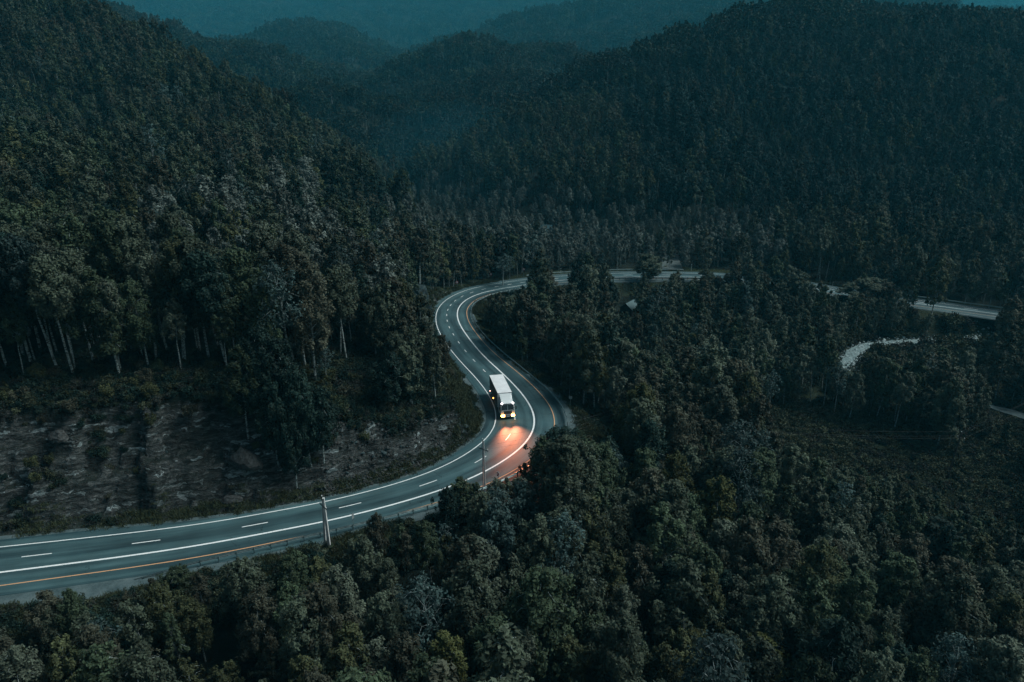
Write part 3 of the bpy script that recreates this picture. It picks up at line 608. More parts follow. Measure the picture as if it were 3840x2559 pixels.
# drop clumps that lie hidden on far slopes facing away
gz=natural(B[:,0],B[:,1]-14); away=(bz-gz)<-9
tt=np.linspace(.08,.97,36); lo=np.zeros(len(B))
for q in tt:
    lz=natural(B[:,0]*q,B[:,1]*q)-(CAMH+(bz+12-CAMH)*q); lo=np.maximum(lo,lz)
away|=lo>16
B,bz=B[~away],bz[~away]; bh=[h for h,a in zip(bh,away) if not a]
bv=[PIDX[('clump',int(rng.integers(0,4)))] for h in bh]; bhu=[tuple(np.array(HUES[h])*(.5 if (B[k,1]<650) else .85 if B[k,1]<1200 else 1.1)) for k,h in enumerate(bh)]; bs=np.where(B[:,1]>900,1.35,1.0)*rng.uniform(.85,1.15,len(B))  # leaf colour darkened on nearer ridges as shade, raised in the distance
def scatter(name,P3_,var,sc,coll,kind='stuff',label=None,cat=None,tilt=0.0,parent=None,hues=None):
    n=len(P3_); me=bpy.data.meshes.new(name); me.vertices.add(n); me.vertices.foreach_set('co',np.asarray(P3_,np.float32).ravel())
    a=me.attributes.new('var','INT','POINT'); a.data.foreach_set('value',np.asarray(var,np.int32))
    a=me.attributes.new('scl','FLOAT','POINT'); a.data.foreach_set('value',np.asarray(sc,np.float32))
    r=np.zeros((n,3),np.float32); r[:,2]=rng.uniform(0,6.283,n); r[:,:2]=rng.normal(0,tilt,(n,2)) if tilt else 0
    a=me.attributes.new('rot','FLOAT_VECTOR','POINT'); a.data.foreach_set('vector',r.ravel())
    if hues is None: hues=np.zeros((n,3))
    a=me.attributes.new('hue','FLOAT_VECTOR','POINT'); a.data.foreach_set('vector',np.asarray(hues,np.float32).ravel())
    a=me.attributes.new('scattered','FLOAT','POINT'); a.data.foreach_set('value',np.ones(n,np.float32))
    o=bpy.data.objects.new(name,me); link(o,parent); tag(o,label,cat,None,kind)
    g=bpy.data.node_groups.new(name+'_nodes','GeometryNodeTree')
    g.interface.new_socket('Geometry',in_out='INPUT',socket_type='NodeSocketGeometry'); g.interface.new_socket('Geometry',in_out='OUTPUT',socket_type='NodeSocketGeometry')
    gi=g.nodes.new('NodeGroupInput'); go=g.nodes.new('NodeGroupOutput'); ip=g.nodes.new('GeometryNodeInstanceOnPoints'); ci=g.nodes.new('GeometryNodeCollectionInfo')
    ci.inputs['Collection'].default_value=coll; ci.inputs['Separate Children'].default_value=True; ci.inputs['Reset Children'].default_value=True
    ip.inputs['Pick Instance'].default_value=True
    def na(nm,ty):
        x=g.nodes.new('GeometryNodeInputNamedAttribute'); x.data_type=ty; x.inputs['Name'].default_value=nm; return x
    v=na('var','INT'); s=na('scl','FLOAT'); rr=na('rot','FLOAT_VECTOR')
    g.links.new(gi.outputs[0],ip.inputs['Points']); g.links.new(ci.outputs[0],ip.inputs['Instance'])
    g.links.new(v.outputs['Attribute'],ip.inputs['Instance Index']); g.links.new(s.outputs['Attribute'],ip.inputs['Scale']); g.links.new(rr.outputs['Attribute'],ip.inputs['Rotation'])
    g.links.new(ip.outputs[0],go.inputs[0])
    m=o.modifiers.new('scatter','NODES'); m.node_group=g
    return o
FP=np.concatenate([np.c_[P,pz],np.c_[B,bz-.5]]); FV=list(pv)+list(bv); FS=np.r_[psc,bs]
print('forest instances',len(FP),'individual',int(ind.sum()),len(SPECIAL),int(indp.sum()))
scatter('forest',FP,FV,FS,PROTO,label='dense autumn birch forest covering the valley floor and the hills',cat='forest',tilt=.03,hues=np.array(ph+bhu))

# ---------------------------------------------------------------- ground meshes
def ground_mat():
    m,t,b=new_mat('ground_soil'); tc=t.nodes.new('ShaderNodeTexCoord'); geo=t.nodes.new('ShaderNodeNewGeometry')
    pos=geo.outputs['Position']
    ka=t.nodes.new('ShaderNodeAttribute'); ka.attribute_name='rock'; va=t.nodes.new('ShaderNodeAttribute'); va.attribute_name='verge'
    n1=noise_n(t,pos,.35,6,.6); n2=noise_n(t,pos,2.2,6,.65); n3=noise_n(t,pos,.12,4,.5)
    soil=ramp(t,n1.outputs['Fac'],[(.3,(.006,.011,.009)),(.55,(.011,.019,.014)),(.75,(.019,.026,.019))])
    grass=ramp(t,n2.outputs['Fac'],[(.3,(.012,.022,.010)),(.5,(.026,.040,.017)),(.62,(.044,.052,.024)),(.75,(.056,.054,.036))])
    # rock: broken strata with darker seams, soil and moss patches
    mp=t.nodes.new('ShaderNodeMapping'); mp.inputs['Scale'].default_value=(.30,.30,1.15); mp.inputs['Rotation'].default_value=(.10,.06,0); t.links.new(pos,mp.inputs['Vector'])
    r1=noise_n(t,mp.outputs[0],2.6,9,.72); vo=t.nodes.new('ShaderNodeTexVoronoi'); vo.feature='DISTANCE_TO_EDGE'; vo.inputs['Scale'].default_value=1.1
    wv=noise_n(t,pos,.9,3,.5); va2=t.nodes.new('ShaderNodeVectorMath'); va2.operation='ADD'; t.links.new(mp.outputs[0],va2.inputs[0]); t.links.new(wv.outputs['Color'],va2.inputs[1]); t.links.new(va2.outputs[0],vo.inputs['Vector'])
    rock=ramp(t,r1.outputs['Fac'],[(.33,(.014,.018,.019)),(.45,(.050,.060,.060)),(.56,(.108,.120,.120)),(.70,(.23,.25,.25))])
    seam=ramp(t,vo.outputs['Distance'],[(0,(.25,.25,.25)),(.05,(1,1,1))])
    vc=t.nodes.new('ShaderNodeTexVoronoi'); vc.inputs['Scale'].default_value=2.0; t.links.new(va2.outputs[0],vc.inputs['Vector'])
    sx_=t.nodes.new('ShaderNodeSeparateColor'); t.links.new(vc.outputs['Color'],sx_.inputs[0]); blk=ramp(t,sx_.outputs[0],[(0,(.30,.30,.30)),(.45,(.9,.9,.9)),(.86,(1.2,1.2,1.2)),(.95,(3.2,3.5,3.6)),(1,(4.2,4.6,4.8))])
    rock2=mixc(t,.8,mixc(t,.9,rock.outputs[0],blk.outputs[0],'MULTIPLY'),seam.outputs[0],'MULTIPLY')
    moss=ramp(t,n3.outputs['Fac'],[(.44,(0,0,0)),(.58,(1,1,1))])
    m2=noise_n(t,pos,.8,5,.7); mm=ramp(t,m2.outputs['Fac'],[(.44,(0,0,0)),(.56,(1,1,1))])
    mf=math_n(t,'MULTIPLY',math_n(t,'MAXIMUM',moss.outputs[0],math_n(t,'MULTIPLY',mm.outputs[0],.5)),.7)
    nz=t.nodes.new('ShaderNodeSeparateXYZ'); t.links.new(geo.outputs['True Normal'],nz.inputs[0])
    flat=ramp(t,math_n(t,'ADD',nz.outputs[2],math_n(t,'MULTIPLY_ADD',m2.outputs['Fac'],.4,-.2)),[(.62,(0,0,0)),(.84,(1,1,1))])
    rock3=mixc(t,math_n(t,'MAXIMUM',math_n(t,'MULTIPLY',mf,.55),math_n(t,'MULTIPLY',flat.outputs[0],.8)),rock2,soil.outputs[0])
    c=mixc(t,va.outputs['Fac'],soil.outputs[0],grass.outputs[0]); c=mixc(t,ka.outputs['Fac'],c,rock3)
    t.links.new(c,b.inputs['Base Color']); b.inputs['Roughness'].default_value=.92; b.inputs['Specular IOR Level'].default_value=.2
    bp=t.nodes.new('ShaderNodeBump'); bp.inputs['Strength'].default_value=1.0; bp.inputs['Distance'].default_value=.8
    bs=math_n(t,'ADD',math_n(t,'ADD',r1.outputs['Fac'],math_n(t,'MULTIPLY',n2.outputs['Fac'],.4)),math_n(t,'MULTIPLY',sx_.outputs[0],.35)); t.links.new(bs,bp.inputs['Height']); t.links.new(bp.outputs[0],b.inputs['Normal'])
    return m
GROUND=ground_mat()
def grid_mesh(name,xs,ys,mat,hole=None,detail=False):
    X,Y=np.meshgrid(xs,ys); Zt,kd,d,off,idx=terrain(X.ravel(),Y.ravel(),detail)
    nx,ny=len(xs),len(ys); ii=np.arange(nx*ny).reshape(ny,nx)
    F=np.stack([ii[:-1,:-1],ii[:-1,1:],ii[1:,1:],ii[1:,:-1]],-1).reshape(-1,4)
    V=np.c_[X.ravel(),Y.ravel(),Zt]
    if hole:
        x0,x1,y0,y1=hole; ins=(V[:,0]>x0)&(V[:,0]<x1)&(V[:,1]>y0)&(V[:,1]<y1); V[ins,2]-=3; F=F[~ins[F].all(1)]
    me=bpy.data.meshes.new(name); me.vertices.add(len(V)); me.vertices.foreach_set('co',V.astype(np.float32).ravel())
    me.loops.add(len(F)*4); me.loops.foreach_set('vertex_index',F.astype(np.int32).ravel()); me.polygons.add(len(F)); me.polygons.foreach_set('loop_start',np.arange(0,len(F)*4,4,dtype=np.int32))
    me.polygons.foreach_set('use_smooth',np.ones(len(F),bool)); me.materials.append(mat)
    rock=np.where(kd==1,1.0,0.0); nn=fbm(V[:,0]/5,V[:,1]/5,3,17)
    s=RS[idx]
    rock=np.where((kd==1)&(s>112)&(s<195),np.clip(.35+1.4*nn,0,.8),rock)      # grassy nose
    rock=np.where((off>0)&(d>.4)&(d<3)&(kd!=1)&(s<118),.75,rock)
    verge=np.where((d>-1)&(d<np.where(off>0,np.where(s<118,1.3,5),7)),1.0,0.0)*np.clip(.75+nn,0,1)
    verge=np.maximum(verge,np.where((kd==1)&(s>112)&(s<195),1,0)); verge=np.where((V[:,1]>80)&(V[:,1]<145)&(V[:,0]>48),np.clip(.55+1.2*nn,0,1),verge)
    for nm,v in (('rock',rock),('verge',verge)):
        a=me.attributes.new(nm,'FLOAT','POINT'); a.data.foreach_set('value',v.astype(np.float32))
    me.update(calc_edges=True); o=bpy.data.objects.new(name,me); link(o); tag(o,kind='structure'); return o
gx=np.r_[np.arange(-130,-6,.40),np.arange(-6,180.1,.62)]; gy=np.r_[np.arange(36,75,.62),np.arange(75,108,.30),np.arange(108,232.1,.6)]
grid_mesh('ground',gx,gy,GROUND,detail=True)
grid_mesh('hills',np.arange(-2700,2700.1,10.0),np.arange(-40,3400,10.0),GROUND,hole=(-121,171,45,224))

# ---------------------------------------------------------------- road
def strip(o0,o1,i0,i1,zz,name,mat,parent=None,skirt=0,step=1):
    """ribbon between lateral offsets o0<o1 (arrays or numbers; left positive)"""
    I=np.arange(i0,i1,step); O0=(o0[I] if hasattr(o0,'__len__') else np.full(len(I),o0)); O1=(o1[I] if hasattr(o1,'__len__') else np.full(len(I),o1))
    rows=[]; 
    nlat=max(2,int(np.max(O1-O0)/1.2)+1)
    lat=np.linspace(0,1,nlat)
    V=[];UV=[]
    for k,i in enumerate(I):
        for j,l in enumerate(lat):
            o=O0[k]*(1-l)+O1[k]*l; p=RP[i]+RN[i]*o; V.append((p[0],p[1],zz)); UV.append((o,RS[i]))
        if skirt:
            pass
    F=[[k*nlat+j,k*nlat+j+1,(k+1)*nlat+j+1,(k+1)*nlat+j][::-1] for k in range(len(I)-1) for j in range(nlat-1)]
    if skirt:
        b=len(V)
        for k,i in enumerate(I):
            for e,o in ((0,O0[k]-skirt),(nlat-1,O1[k]+skirt)):
                p=RP[i]+RN[i]*o; V.append((p[0],p[1],zz-skirt)); UV.append((o,RS[i]))
        for k in range(len(I)-1):
            F.append([k*nlat,(k+1)*nlat,b+2*(k+1),b+2*k][::-1]); F.append([k*nlat+nlat-1,(k+1)*nlat+nlat-1,b+2*(k+1)+1,b+2*k+1])
    me=mesh_from(name,V,F,[mat]); uv=me.uv_layers.new(name='UVMap'); vi=np.empty(len(me.loops),np.int32); me.loops.foreach_get('vertex_index',vi)
    uv.data.foreach_set('uv',np.array(UV,np.float32)[vi].ravel()); o=bpy.data.objects.new(name,me); link(o,parent); return o
def asphalt_mat():
    m,t,b=new_mat('asphalt'); uv=t.nodes.new('ShaderNodeUVMap'); sx=t.nodes.new('ShaderNodeSeparateXYZ'); t.links.new(uv.outputs[0],sx.inputs[0])
    geo=t.nodes.new('ShaderNodeNewGeometry')
    mp=t.nodes.new('ShaderNodeMapping'); mp.inputs['Scale'].default_value=(1.1,.07,1); t.links.new(uv.outputs[0],mp.inputs['Vector'])
    st=noise_n(t,mp.outputs[0],1.0,6,.6); fine=noise_n(t,geo.outputs['Position'],9,4,.7); blot=noise_n(t,geo.outputs['Position'],.22,4,.55)
    # wheel tracks polished a little lighter
    w=math_n(t,'ABSOLUTE',math_n(t,'SINE',math_n(t,'MULTIPLY',sx.outputs[0],1.82)))
    base=ramp(t,st.outputs['Fac'],[(.36,(.020,.050,.060)),(.5,(.038,.082,.092)),(.68,(.054,.108,.118))])
    c=mixc(t,math_n(t,'MULTIPLY',w,.30),base.outputs[0],(.066,.118,.128))
    # dark shoulder strips outside the lanes
    lat=math_n(t,'SUBTRACT',sx.outputs[0],1.4); out_=math_n(t,'GREATER_THAN',math_n(t,'ABSOLUTE',lat),math_n(t,'ADD',4.9,math_n(t,'MULTIPLY',st.outputs['Fac'],1.2)))
    c=mixc(t,math_n(t,'MULTIPLY',out_,.55),c,(.017,.047,.057))
    mp2=t.nodes.new('ShaderNodeMapping'); mp2.inputs['Scale'].default_value=(.45,.022,1); t.links.new(uv.outputs[0],mp2.inputs['Vector']); big=noise_n(t,mp2.outputs[0],1.0,3,.5)
    bgf=ramp(t,big.outputs['Fac'],[(.38,(.55,.58,.60)),(.50,(.95,.95,.95)),(.62,(1.22,1.2,1.18))]); c=mixc(t,1.0,c,bgf.outputs[0],'MULTIPLY')
    fr=math_n(t,'MULTIPLY_ADD',fine.outputs['Fac'],.5,.75); fb=math_n(t,'MULTIPLY_ADD',blot.outputs['Fac'],.9,.55); k=math_n(t,'MULTIPLY',fr,fb)
    # tar-filled cracks
    vo=t.nodes.new('ShaderNodeTexVoronoi'); vo.feature='DISTANCE_TO_EDGE'; vo.inputs['Scale'].default_value=.14
    wn=noise_n(t,geo.outputs['Position'],.5,4,.6); av=t.nodes.new('ShaderNodeVectorMath'); av.operation='MULTIPLY_ADD'; av.inputs[1].default_value=(4,4,0)
    t.links.new(wn.outputs['Color'],av.inputs[0]); t.links.new(geo.outputs['Position'],av.inputs[2]); t.links.new(av.outputs[0],vo.inputs['Vector'])
    cr=math_n(t,'LESS_THAN',vo.outputs['Distance'],.0045); cm=noise_n(t,geo.outputs['Position'],.06,2,.5); cr=math_n(t,'MULTIPLY',cr,math_n(t,'GREATER_THAN',cm.outputs['Fac'],.50))
    k=math_n(t,'MULTIPLY',k,math_n(t,'SUBTRACT',1.0,math_n(t,'MULTIPLY',cr,.6)))
    vm=t.nodes.new('ShaderNodeVectorMath'); vm.operation='SCALE'; t.links.new(c,vm.inputs[0]); t.links.new(k,vm.inputs['Scale'])
    t.links.new(vm.outputs[0],b.inputs['Base Color']); b.inputs['Specular IOR Level'].default_value=.28
    rr=math_n(t,'MULTIPLY_ADD',st.outputs['Fac'],.2,.56); t.links.new(rr,b.inputs['Roughness'])
    bp=t.nodes.new('ShaderNodeBump'); bp.inputs['Strength'].default_value=.25; bp.inputs['Distance'].default_value=.02; t.links.new(fine.outputs['Fac'],bp.inputs['Height']); t.links.new(bp.outputs[0],b.inputs['Normal'])
    return m
def gravel_mat():
    m,t,b=new_mat('gravel'); geo=t.nodes.new('ShaderNodeNewGeometry'); f=noise_n(t,geo.outputs['Position'],5,7,.75); g=noise_n(t,geo.outputs['Position'],.45,5,.6)
    c=ramp(t,g.outputs['Fac'],[(.35,(.034,.062,.068)),(.5,(.060,.095,.102)),(.68,(.092,.128,.134))]); k=math_n(t,'MULTIPLY_ADD',f.outputs['Fac'],1.5,.25)
    vm=t.nodes.new('ShaderNodeVectorMath'); vm.operation='SCALE'; t.links.new(c.outputs[0],vm.inputs[0]); t.links.new(k,vm.inputs['Scale']); t.links.new(vm.outputs[0],b.inputs['Base Color'])
    b.inputs['Roughness'].default_value=.9; bp=t.nodes.new('ShaderNodeBump'); bp.inputs['Strength'].default_value=.6; bp.inputs['Distance'].default_value=.08; t.links.new(f.outputs['Fac'],bp.inputs['Height']); t.links.new(bp.outputs[0],b.inputs['Normal']); return m
ASPH=asphalt_mat(); GRAV=gravel_mat()
def paint(name,col):
    m,t,b=new_mat(name); geo=t.nodes.new('ShaderNodeNewGeometry'); n=noise_n(t,geo.outputs['Position'],3.5,5,.7)
    r=ramp(t,n.outputs['Fac'],[(.30,tuple(c*.55 for c in col)),(.45,col),(1,col)]); t.links.new(r.outputs[0],b.inputs['Base Color']); b.inputs['Roughness'].default_value=.55; return m
WHITE=paint('white_road_paint',(.80,.82,.82)); ORANGE=paint('orange_road_paint',(.66,.35,.18))
NR=len(RS)
wave=.35*fbm(RS/6,RS*0,3,5)
gv=strip(-(GR+wave+.1),GL-wave*.6+.1,2,NR-2,-.06,'gravel_shoulder',GRAV,skirt=.25); tag(gv,kind='structure')
rd=strip(-(WO+np.minimum(1.9,GR-WO-1.0)),WL+np.minimum(1.7,GL-WL-.6),2,NR-2,0,'road',ASPH,skirt=.05); tag(rd,kind='structure')
def mark(name,mat,lat,w,a,b): w=w*np.where(RS>215,.6,1.0); strip(lat-w/2,lat+w/2,a,b,.006,name,mat,parent=rd)
mark('edge_line',WHITE,WL,.17,2,NR-2); mark('centre_line',WHITE,np.zeros(NR),.29,2,NR-2); mark('orange_edge_line',ORANGE,-WO,.16,2,NR-2)
dash=[(41.2-12.8*3,3.3),(41.2-12.8*2,3.3),(41.2-12.8,3.3),(41.2,3.4),(53.9,3.4),(67.4,3.3),(80.3,3.2),(92.6,3.1),(103.7,3.0),(113.6,2.9),(123,2.6),(132,2.2),(141,1.8)]
dash+=[(s-.75,1.5) for s in (148.4,154.7,160.9,166.8,172.7,178.1,183.3,188.0,192.3,196.5,200.5,204.7,209.0,213.5,218,222.5,227)]
dash+=[(s,3) for s in range(236,380,12)]
V=[];F=[]
def rpos(s,o):
    i=min(max(s,0),NR-2); a=int(i); f=i-a; p=RP[a]*(1-f)+RP[a+1]*f; n=RN[a]*(1-f)+RN[a+1]*f; n=n/np.linalg.norm(n); t=RTan[a]; return p+n*o,n,t
for s0,l in dash:
    k=4
    for j in range(k+1):
        s=s0+l*j/k; w=np.interp(s,RS,WL)*.5
        for e in (-.075,.075):
            p,_,_=rpos(s,w+e); V.append((p[0],p[1],.006))
    b=len(V)-2*(k+1)
    for j in range(k): F.append([b+2*j,b+2*j+1,b+2*j+3,b+2*j+2][::-1])
o=bpy.data.objects.new('lane_dashes',mesh_from('lane_dashes',V,F,[WHITE])); link(o,rd)

# ---------------------------------------------------------------- guardrails
STEEL=simple('galvanised_steel',(.22,.30,.31),.45,.55,noise=.3,scale=2)
STEELD=simple('weathered_steel_post',(.09,.15,.16),.6,.3,noise=.3,scale=4)
def post_mesh():
    m=MB(); m.box(-.06,.06,-.012,.012,-.75,.0).box(-.06,-.048,-.05,.05,-.75,0).box(.048,.06,-.05,.05,-.75,0); return mesh_from('post',m.V,m.F,[STEELD])
POST=post_mesh()
def guardrail(i0,i1,off,label,every=2,side=-1,end_bury=0,maxp=100,i_end_bury=0):
    p0,_,_=rpos(i0,side*off[i0]); root=empty('guardrail',(p0[0],p0[1],0)); tag(root,label,'guardrail')
    prof=[(.0,.86),(.07,.82),(.07,.76),(.0,.70),(.07,.64),(.07,.57),(.0,.53)]   # (toward road, height)
    V=[];F=[]; I=range(i0,i1); n=len(prof)
    for k,i in enumerate(I):
        p,nn,t=rpos(i,side*off[i]); dz=0
        if end_bury and k<end_bury: dz=-.8*(1-k/end_bury)**1.3
        for th in (0,-.02):
            for a,h in prof: q=p-side*nn*(a+.06+th); V.append((q[0]-p0[0],q[1]-p0[1],h+dz))
    for k in range(len(I)-1):
        b=k*2*n;c=b+2*n
        for j in range(n-1): F.append([b+j,b+j+1,c+j+1,c+j]); F.append([b+n+j,c+n+j,c+n+j+1,b+n+j+1])
        F.append([b,c,c+n,b+n]); F.append([b+n-1,b+2*n-1,c+2*n-1,c+n-1])
    o=bpy.data.objects.new('beam',mesh_from('beam',V,F,[STEEL],smooth=False)); link(o,root)
    c=0
    for i in range(i0+1,i1,every):
        if c>=maxp: break
        p,nn,t=rpos(i,side*off[i]); dz=0
        if end_bury and i-i0<end_bury: dz=-.8*(1-(i-i0)/end_bury)**1.3
        o=bpy.data.objects.new('post',POST); o.location=(p[0]-p0[0],p[1]-p0[1],.84+dz); o.rotation_euler=(0,0,math.atan2(nn[1],nn[0])); o.parent=root; COL.objects.link(o); c+=1
    return root
railoff=RR.copy()
i_a=int(np.argmin(np.hypot(RP[:,0]+46,RP[:,1]-71.5)))
guardrail(i_a,228,railoff,'long steel guardrail round the outside of the near road, bending right to the far curve',every=2,end_bury=7)
fo=GL-.2
i_b=int(np.argmin(np.hypot(RP[:,0]-8,RP[:,1]-204))); i_c=int(np.argmin(np.hypot(RP[:,0]-52,RP[:,1]-211)))
guardrail(i_b,i_c,WL+2.0,'steel guardrail along the hill side of the far road behind the birches',side=1)
i_d=int(np.argmin(np.hypot(RP[:,0]-30,RP[:,1]-210)))
guardrail(i_d,i_d+38,WO+1.6,'steel guardrail along the valley side of the far road',side=-1)
i_e=int(np.argmin(np.hypot(RP[:,0]-102,RP[:,1]-188)))
guardrail(i_e,min(NR-4,i_e+60),WL+1.6,'steel guardrail on the hill side of the road running out at the right edge',side=1)

# ---------------------------------------------------------------- utility poles and cables
CONC=simple('pale_concrete',(.58,.60,.60),.85,noise=.3,scale=1.5); DARK=simple('dark_metal',(.02,.025,.028),.6,.3); CERA=simple('white_insulator',(.55,.58,.58),.3); WOOD=simple('old_wood',(.045,.04,.035),.9,noise=.4,scale=3)
def insul(parent,p,s=1):
    m=MB().tube([p,(p[0],p[1],p[2]+.14*s)],.022,6).tube([(p[0],p[1],p[2]+.10*s),(p[0],p[1],p[2]+.17*s),(p[0],p[1],p[2]+.26*s)],[.07*s,.085*s,.03*s],8); return m.build('insulator',CERA,parent,smooth=True)
TOPS=[]
def upole(base,top,mat,strut,armdir,armlen,armz,label,r=.13):
    root=empty('utility_pole',(base[0],base[1],base[2])); tag(root,label,'utility pole','poles of the power line')
    b=np.array(base); L=lambda p:tuple(np.array(p)-b)
    def taper(p,q,r0,r1):
        m=MB(); p=Vector(p);q=Vector(q); P=[]
        for c,rr in ((p,r0),(q,r1)):
            for sx,sy in ((-1,-1),(1,-1),(1,1),(-1,1)): P.append((c.x+sx*rr,c.y+sy*rr*1.1,c.z))
        return m.hexa(P)
    taper(L((base[0],base[1],base[2]-.6)),L(top),r,r*.75).build('shaft',mat,root,bevel=.02)
    if strut: taper(L((strut[0],strut[1],strut[2]-.6)),L((top[0]-.12,top[1]+.12,top[2]-.3)),r*.8,r*.7).build('strut',mat,root,bevel=.02)
    a=np.array([*armdir,0.]); a/=np.linalg.norm(a); c=np.array(L((top[0],top[1],armz))); c[0]+=(base[0]-top[0])*(top[2]-armz)/max(.1,(top[2]-base[2])); c[1]+=-.22
    e0=c-a*armlen*.5; e1=c+a*armlen*.5
    MB().tube([tuple(e0),tuple(e1)],.06,6).build('crossarm',DARK if mat is CONC else mat,root)
    tp=np.array(L(top)); br=MB().tube([tuple(tp+[-.13,-.1,-.3]),tuple(tp+[-.13,-.1,.22])],.05,6)
    br.build('top_bracket',DARK,root)
    w=[]
    for e in (e0*.94+e1*.06,e1*.94+e0*.06): insul(root,(e[0],e[1],e[2]+.05)); w.append(tuple(e+b+[0,0,.28]))
    insul(root,tuple(tp+[-.13,-.1,.2])); w.insert(1,tuple(tp+b+[-.13,-.1,.44]))
    TOPS.append(w); return root
ld=np.array([19.,15.]); ld/=np.linalg.norm(ld)
x1,y1,_=gp(1240,2092,-1.3); x1b,y1b,_=gp(1221,2086,-1.3)
upole((x1,y1,zt(x1,y1)),at(1212,1868,71.4),CONC,(x1b-.1,y1b+.6,zt(x1b,y1b)),(.65,-.76),1.7,at(1211,1897,71.4)[2],'pale concrete utility pole on two spread legs beside the near guardrail',.17)
x2,y2=-3.9,86.2
upole((x2,y2,zt(x2,y2)),at(1813,1653,86.2),CONC,(x2-.3,y2+.5,zt(x2,y2)),(.8,-.6),1.6,at(1813,1684,86.2)[2],'single slim concrete utility pole standing in front of the road below the truck',.12)
x3,y3,z3=at(2316,1541,104); upole((x3-.2,y3,zt(x3,y3)),(x3,y3,z3),WOOD,None,(.85,-.5),1.3,z3-.9,'dark wooden utility pole among the birches right of the gravel bulge',.12)
x4,y4,z4=at(3606,1625,112); upole((x4-.6,y4,zt(x4,y4)),(x4,y4,z4),WOOD,None,(.6,-.8),1.3,z4-.9,'dark wooden utility pole standing at the meadow by the right edge',.12)
x5,y5,z5=150,150,4.0; TOPS.append([(x5-.6,y5+.6,z5),(x5,y5,z5+.6),(x5+.6,y5-.6,z5)])
CAB=simple('cable',(.03,.033,.033),.5,.4)
cl=['from the two-legged pole to the slim concrete pole','from the slim concrete pole to the wooden pole','over the near wood to the wooden pole at the meadow','from the meadow pole out at the right edge']
wn=['hill-side','top','valley-side']
for a in range(len(TOPS)-1):
    for w in range(3):
        p=Vector(TOPS[a][w]);q=Vector(TOPS[a+1][w]); L=(q-p).length; pp=[p.lerp(q,t)-Vector((0,0,4*t*(1-t)*L*.022)) for t in np.linspace(0,1,17)]
        o=MB().tube([tuple(v-p) for v in pp],.009,4).build('power_cable',CAB); o.location=p; tag(o,f'thin {wn[w]} power cable {cl[a]}','cable','cables of the power line')

# ---------------------------------------------------------------- signs and posts
RED=simple('red_sign_face',(.42,.012,.03),.4); SWH=simple('white_sign_face',(.75,.77,.77),.4); SGR=simple('grey_sign_back',(.30,.34,.35),.5,.4); SBL=simple('black_sign_face',(.012,.012,.014),.5)
def sign(x,y,h,rz,label,kind,w=.6,ph=None,name='road_sign',cat='road sign',group=None):
    z0=min(zt(x,y),0); root=empty(name,(x,y,z0),rz); tag(root,label,cat,group)
    MB().tube([(0,0,-.3),(0,0,h-z0)],.035,8).build('post',STEELD if kind!='blank' else STEEL,root)
    ph=ph or w; zc=h-z0-ph/2
    if kind=='chevron':   # red field, white chevron, on the face toward traffic (-y)
        MB().box(-w/2,w/2,-.05,-.035,zc-ph/2,zc+ph/2).build('plate',SWH,root)
        t=ph/2*.98; m=MB()
        for sg in (1,-1):
            m.hexa([(-w*.46,-.058,zc+sg*t),(-w*.12,-.058,zc+sg*t),(w*.40,-.058,zc),(w*.05,-.058,zc),(-w*.46,-.052,zc+sg*t),(-w*.12,-.052,zc+sg*t),(w*.40,-.052,zc),(w*.05,-.052,zc)])
        m.build('chevron_mark',RED,root)
    elif kind=='round':
        n=20; 
        for nm,r,yy,mt in (('plate',w/2,-.05,RED),('face',w*.36,-.056,SWH)):
            MB().tube([(0,yy+.012,zc),(0,yy,zc)],r,n).build(nm,mt,root)
        MB().box(-w*.1,w*.1,-.068,-.064,zc-w*.18,zc+w*.2).build('symbol',SBL,root)
    else: MB().box(-w/2,w/2,-.055,-.035,zc-ph/2,zc+ph/2).build('plate',SGR,root)
    return root
a=at(1868,1782,88.2); sign(a[0],a[1],1.95,R(-48),'red and white chevron sign behind the guardrail below the truck','chevron',.62,.75)
a=gp(1328,2001,-.3); sign(a[0],a[1],2.75,R(72),'pale blank sign post seen edge-on by the near guardrail','blank',.5,.75)
a=gp(2138,1529,-.1); sign(a[0],a[1],2.2,R(160),'grey sign seen from behind on the gravel outside the bend','blank',.62,.55)
a=gp(1714,1086,0); sign(a[0],a[1],2.6,R(8),'round red-rimmed sign at the far bend, nearest the pale rock','round',.8)
a=gp(1841,1055,0); sign(a[0],a[1],2.6,R(0),'round sign at the far bend, second one, beside the leaning birch','round',.75)
a=gp(1964,1040,0); sign(a[0],a[1]+1.5,2.6,R(-5),'round sign at the far bend, the one farthest along the road','round',.75)
MK=simple('white_marker_post',(.60,.66,.66),.5)
def marker(px,row,label,h=1.6,z=0):
    x,y,_=gp(px,row,z); root=empty('marker_post',(x,y,zt(x,y))); tag(root,label,'marker post','marker posts along the far road')
    MB().box(-.07,.07,-.05,.05,0,h).build('shaft',MK,root,bevel=.01); MB().box(-.072,.072,-.053,-.0505,h*.72,h*.86).build('black_band',SBL,root)
marker(2592,1013,'white marker post behind the far road, right of the pale dirt patch',2.0); marker(3123,1066,'white marker post behind the right part of the far road',2.0); marker(2103,1024,'white marker post by the far road, beside the tall pale trunk',1.6)

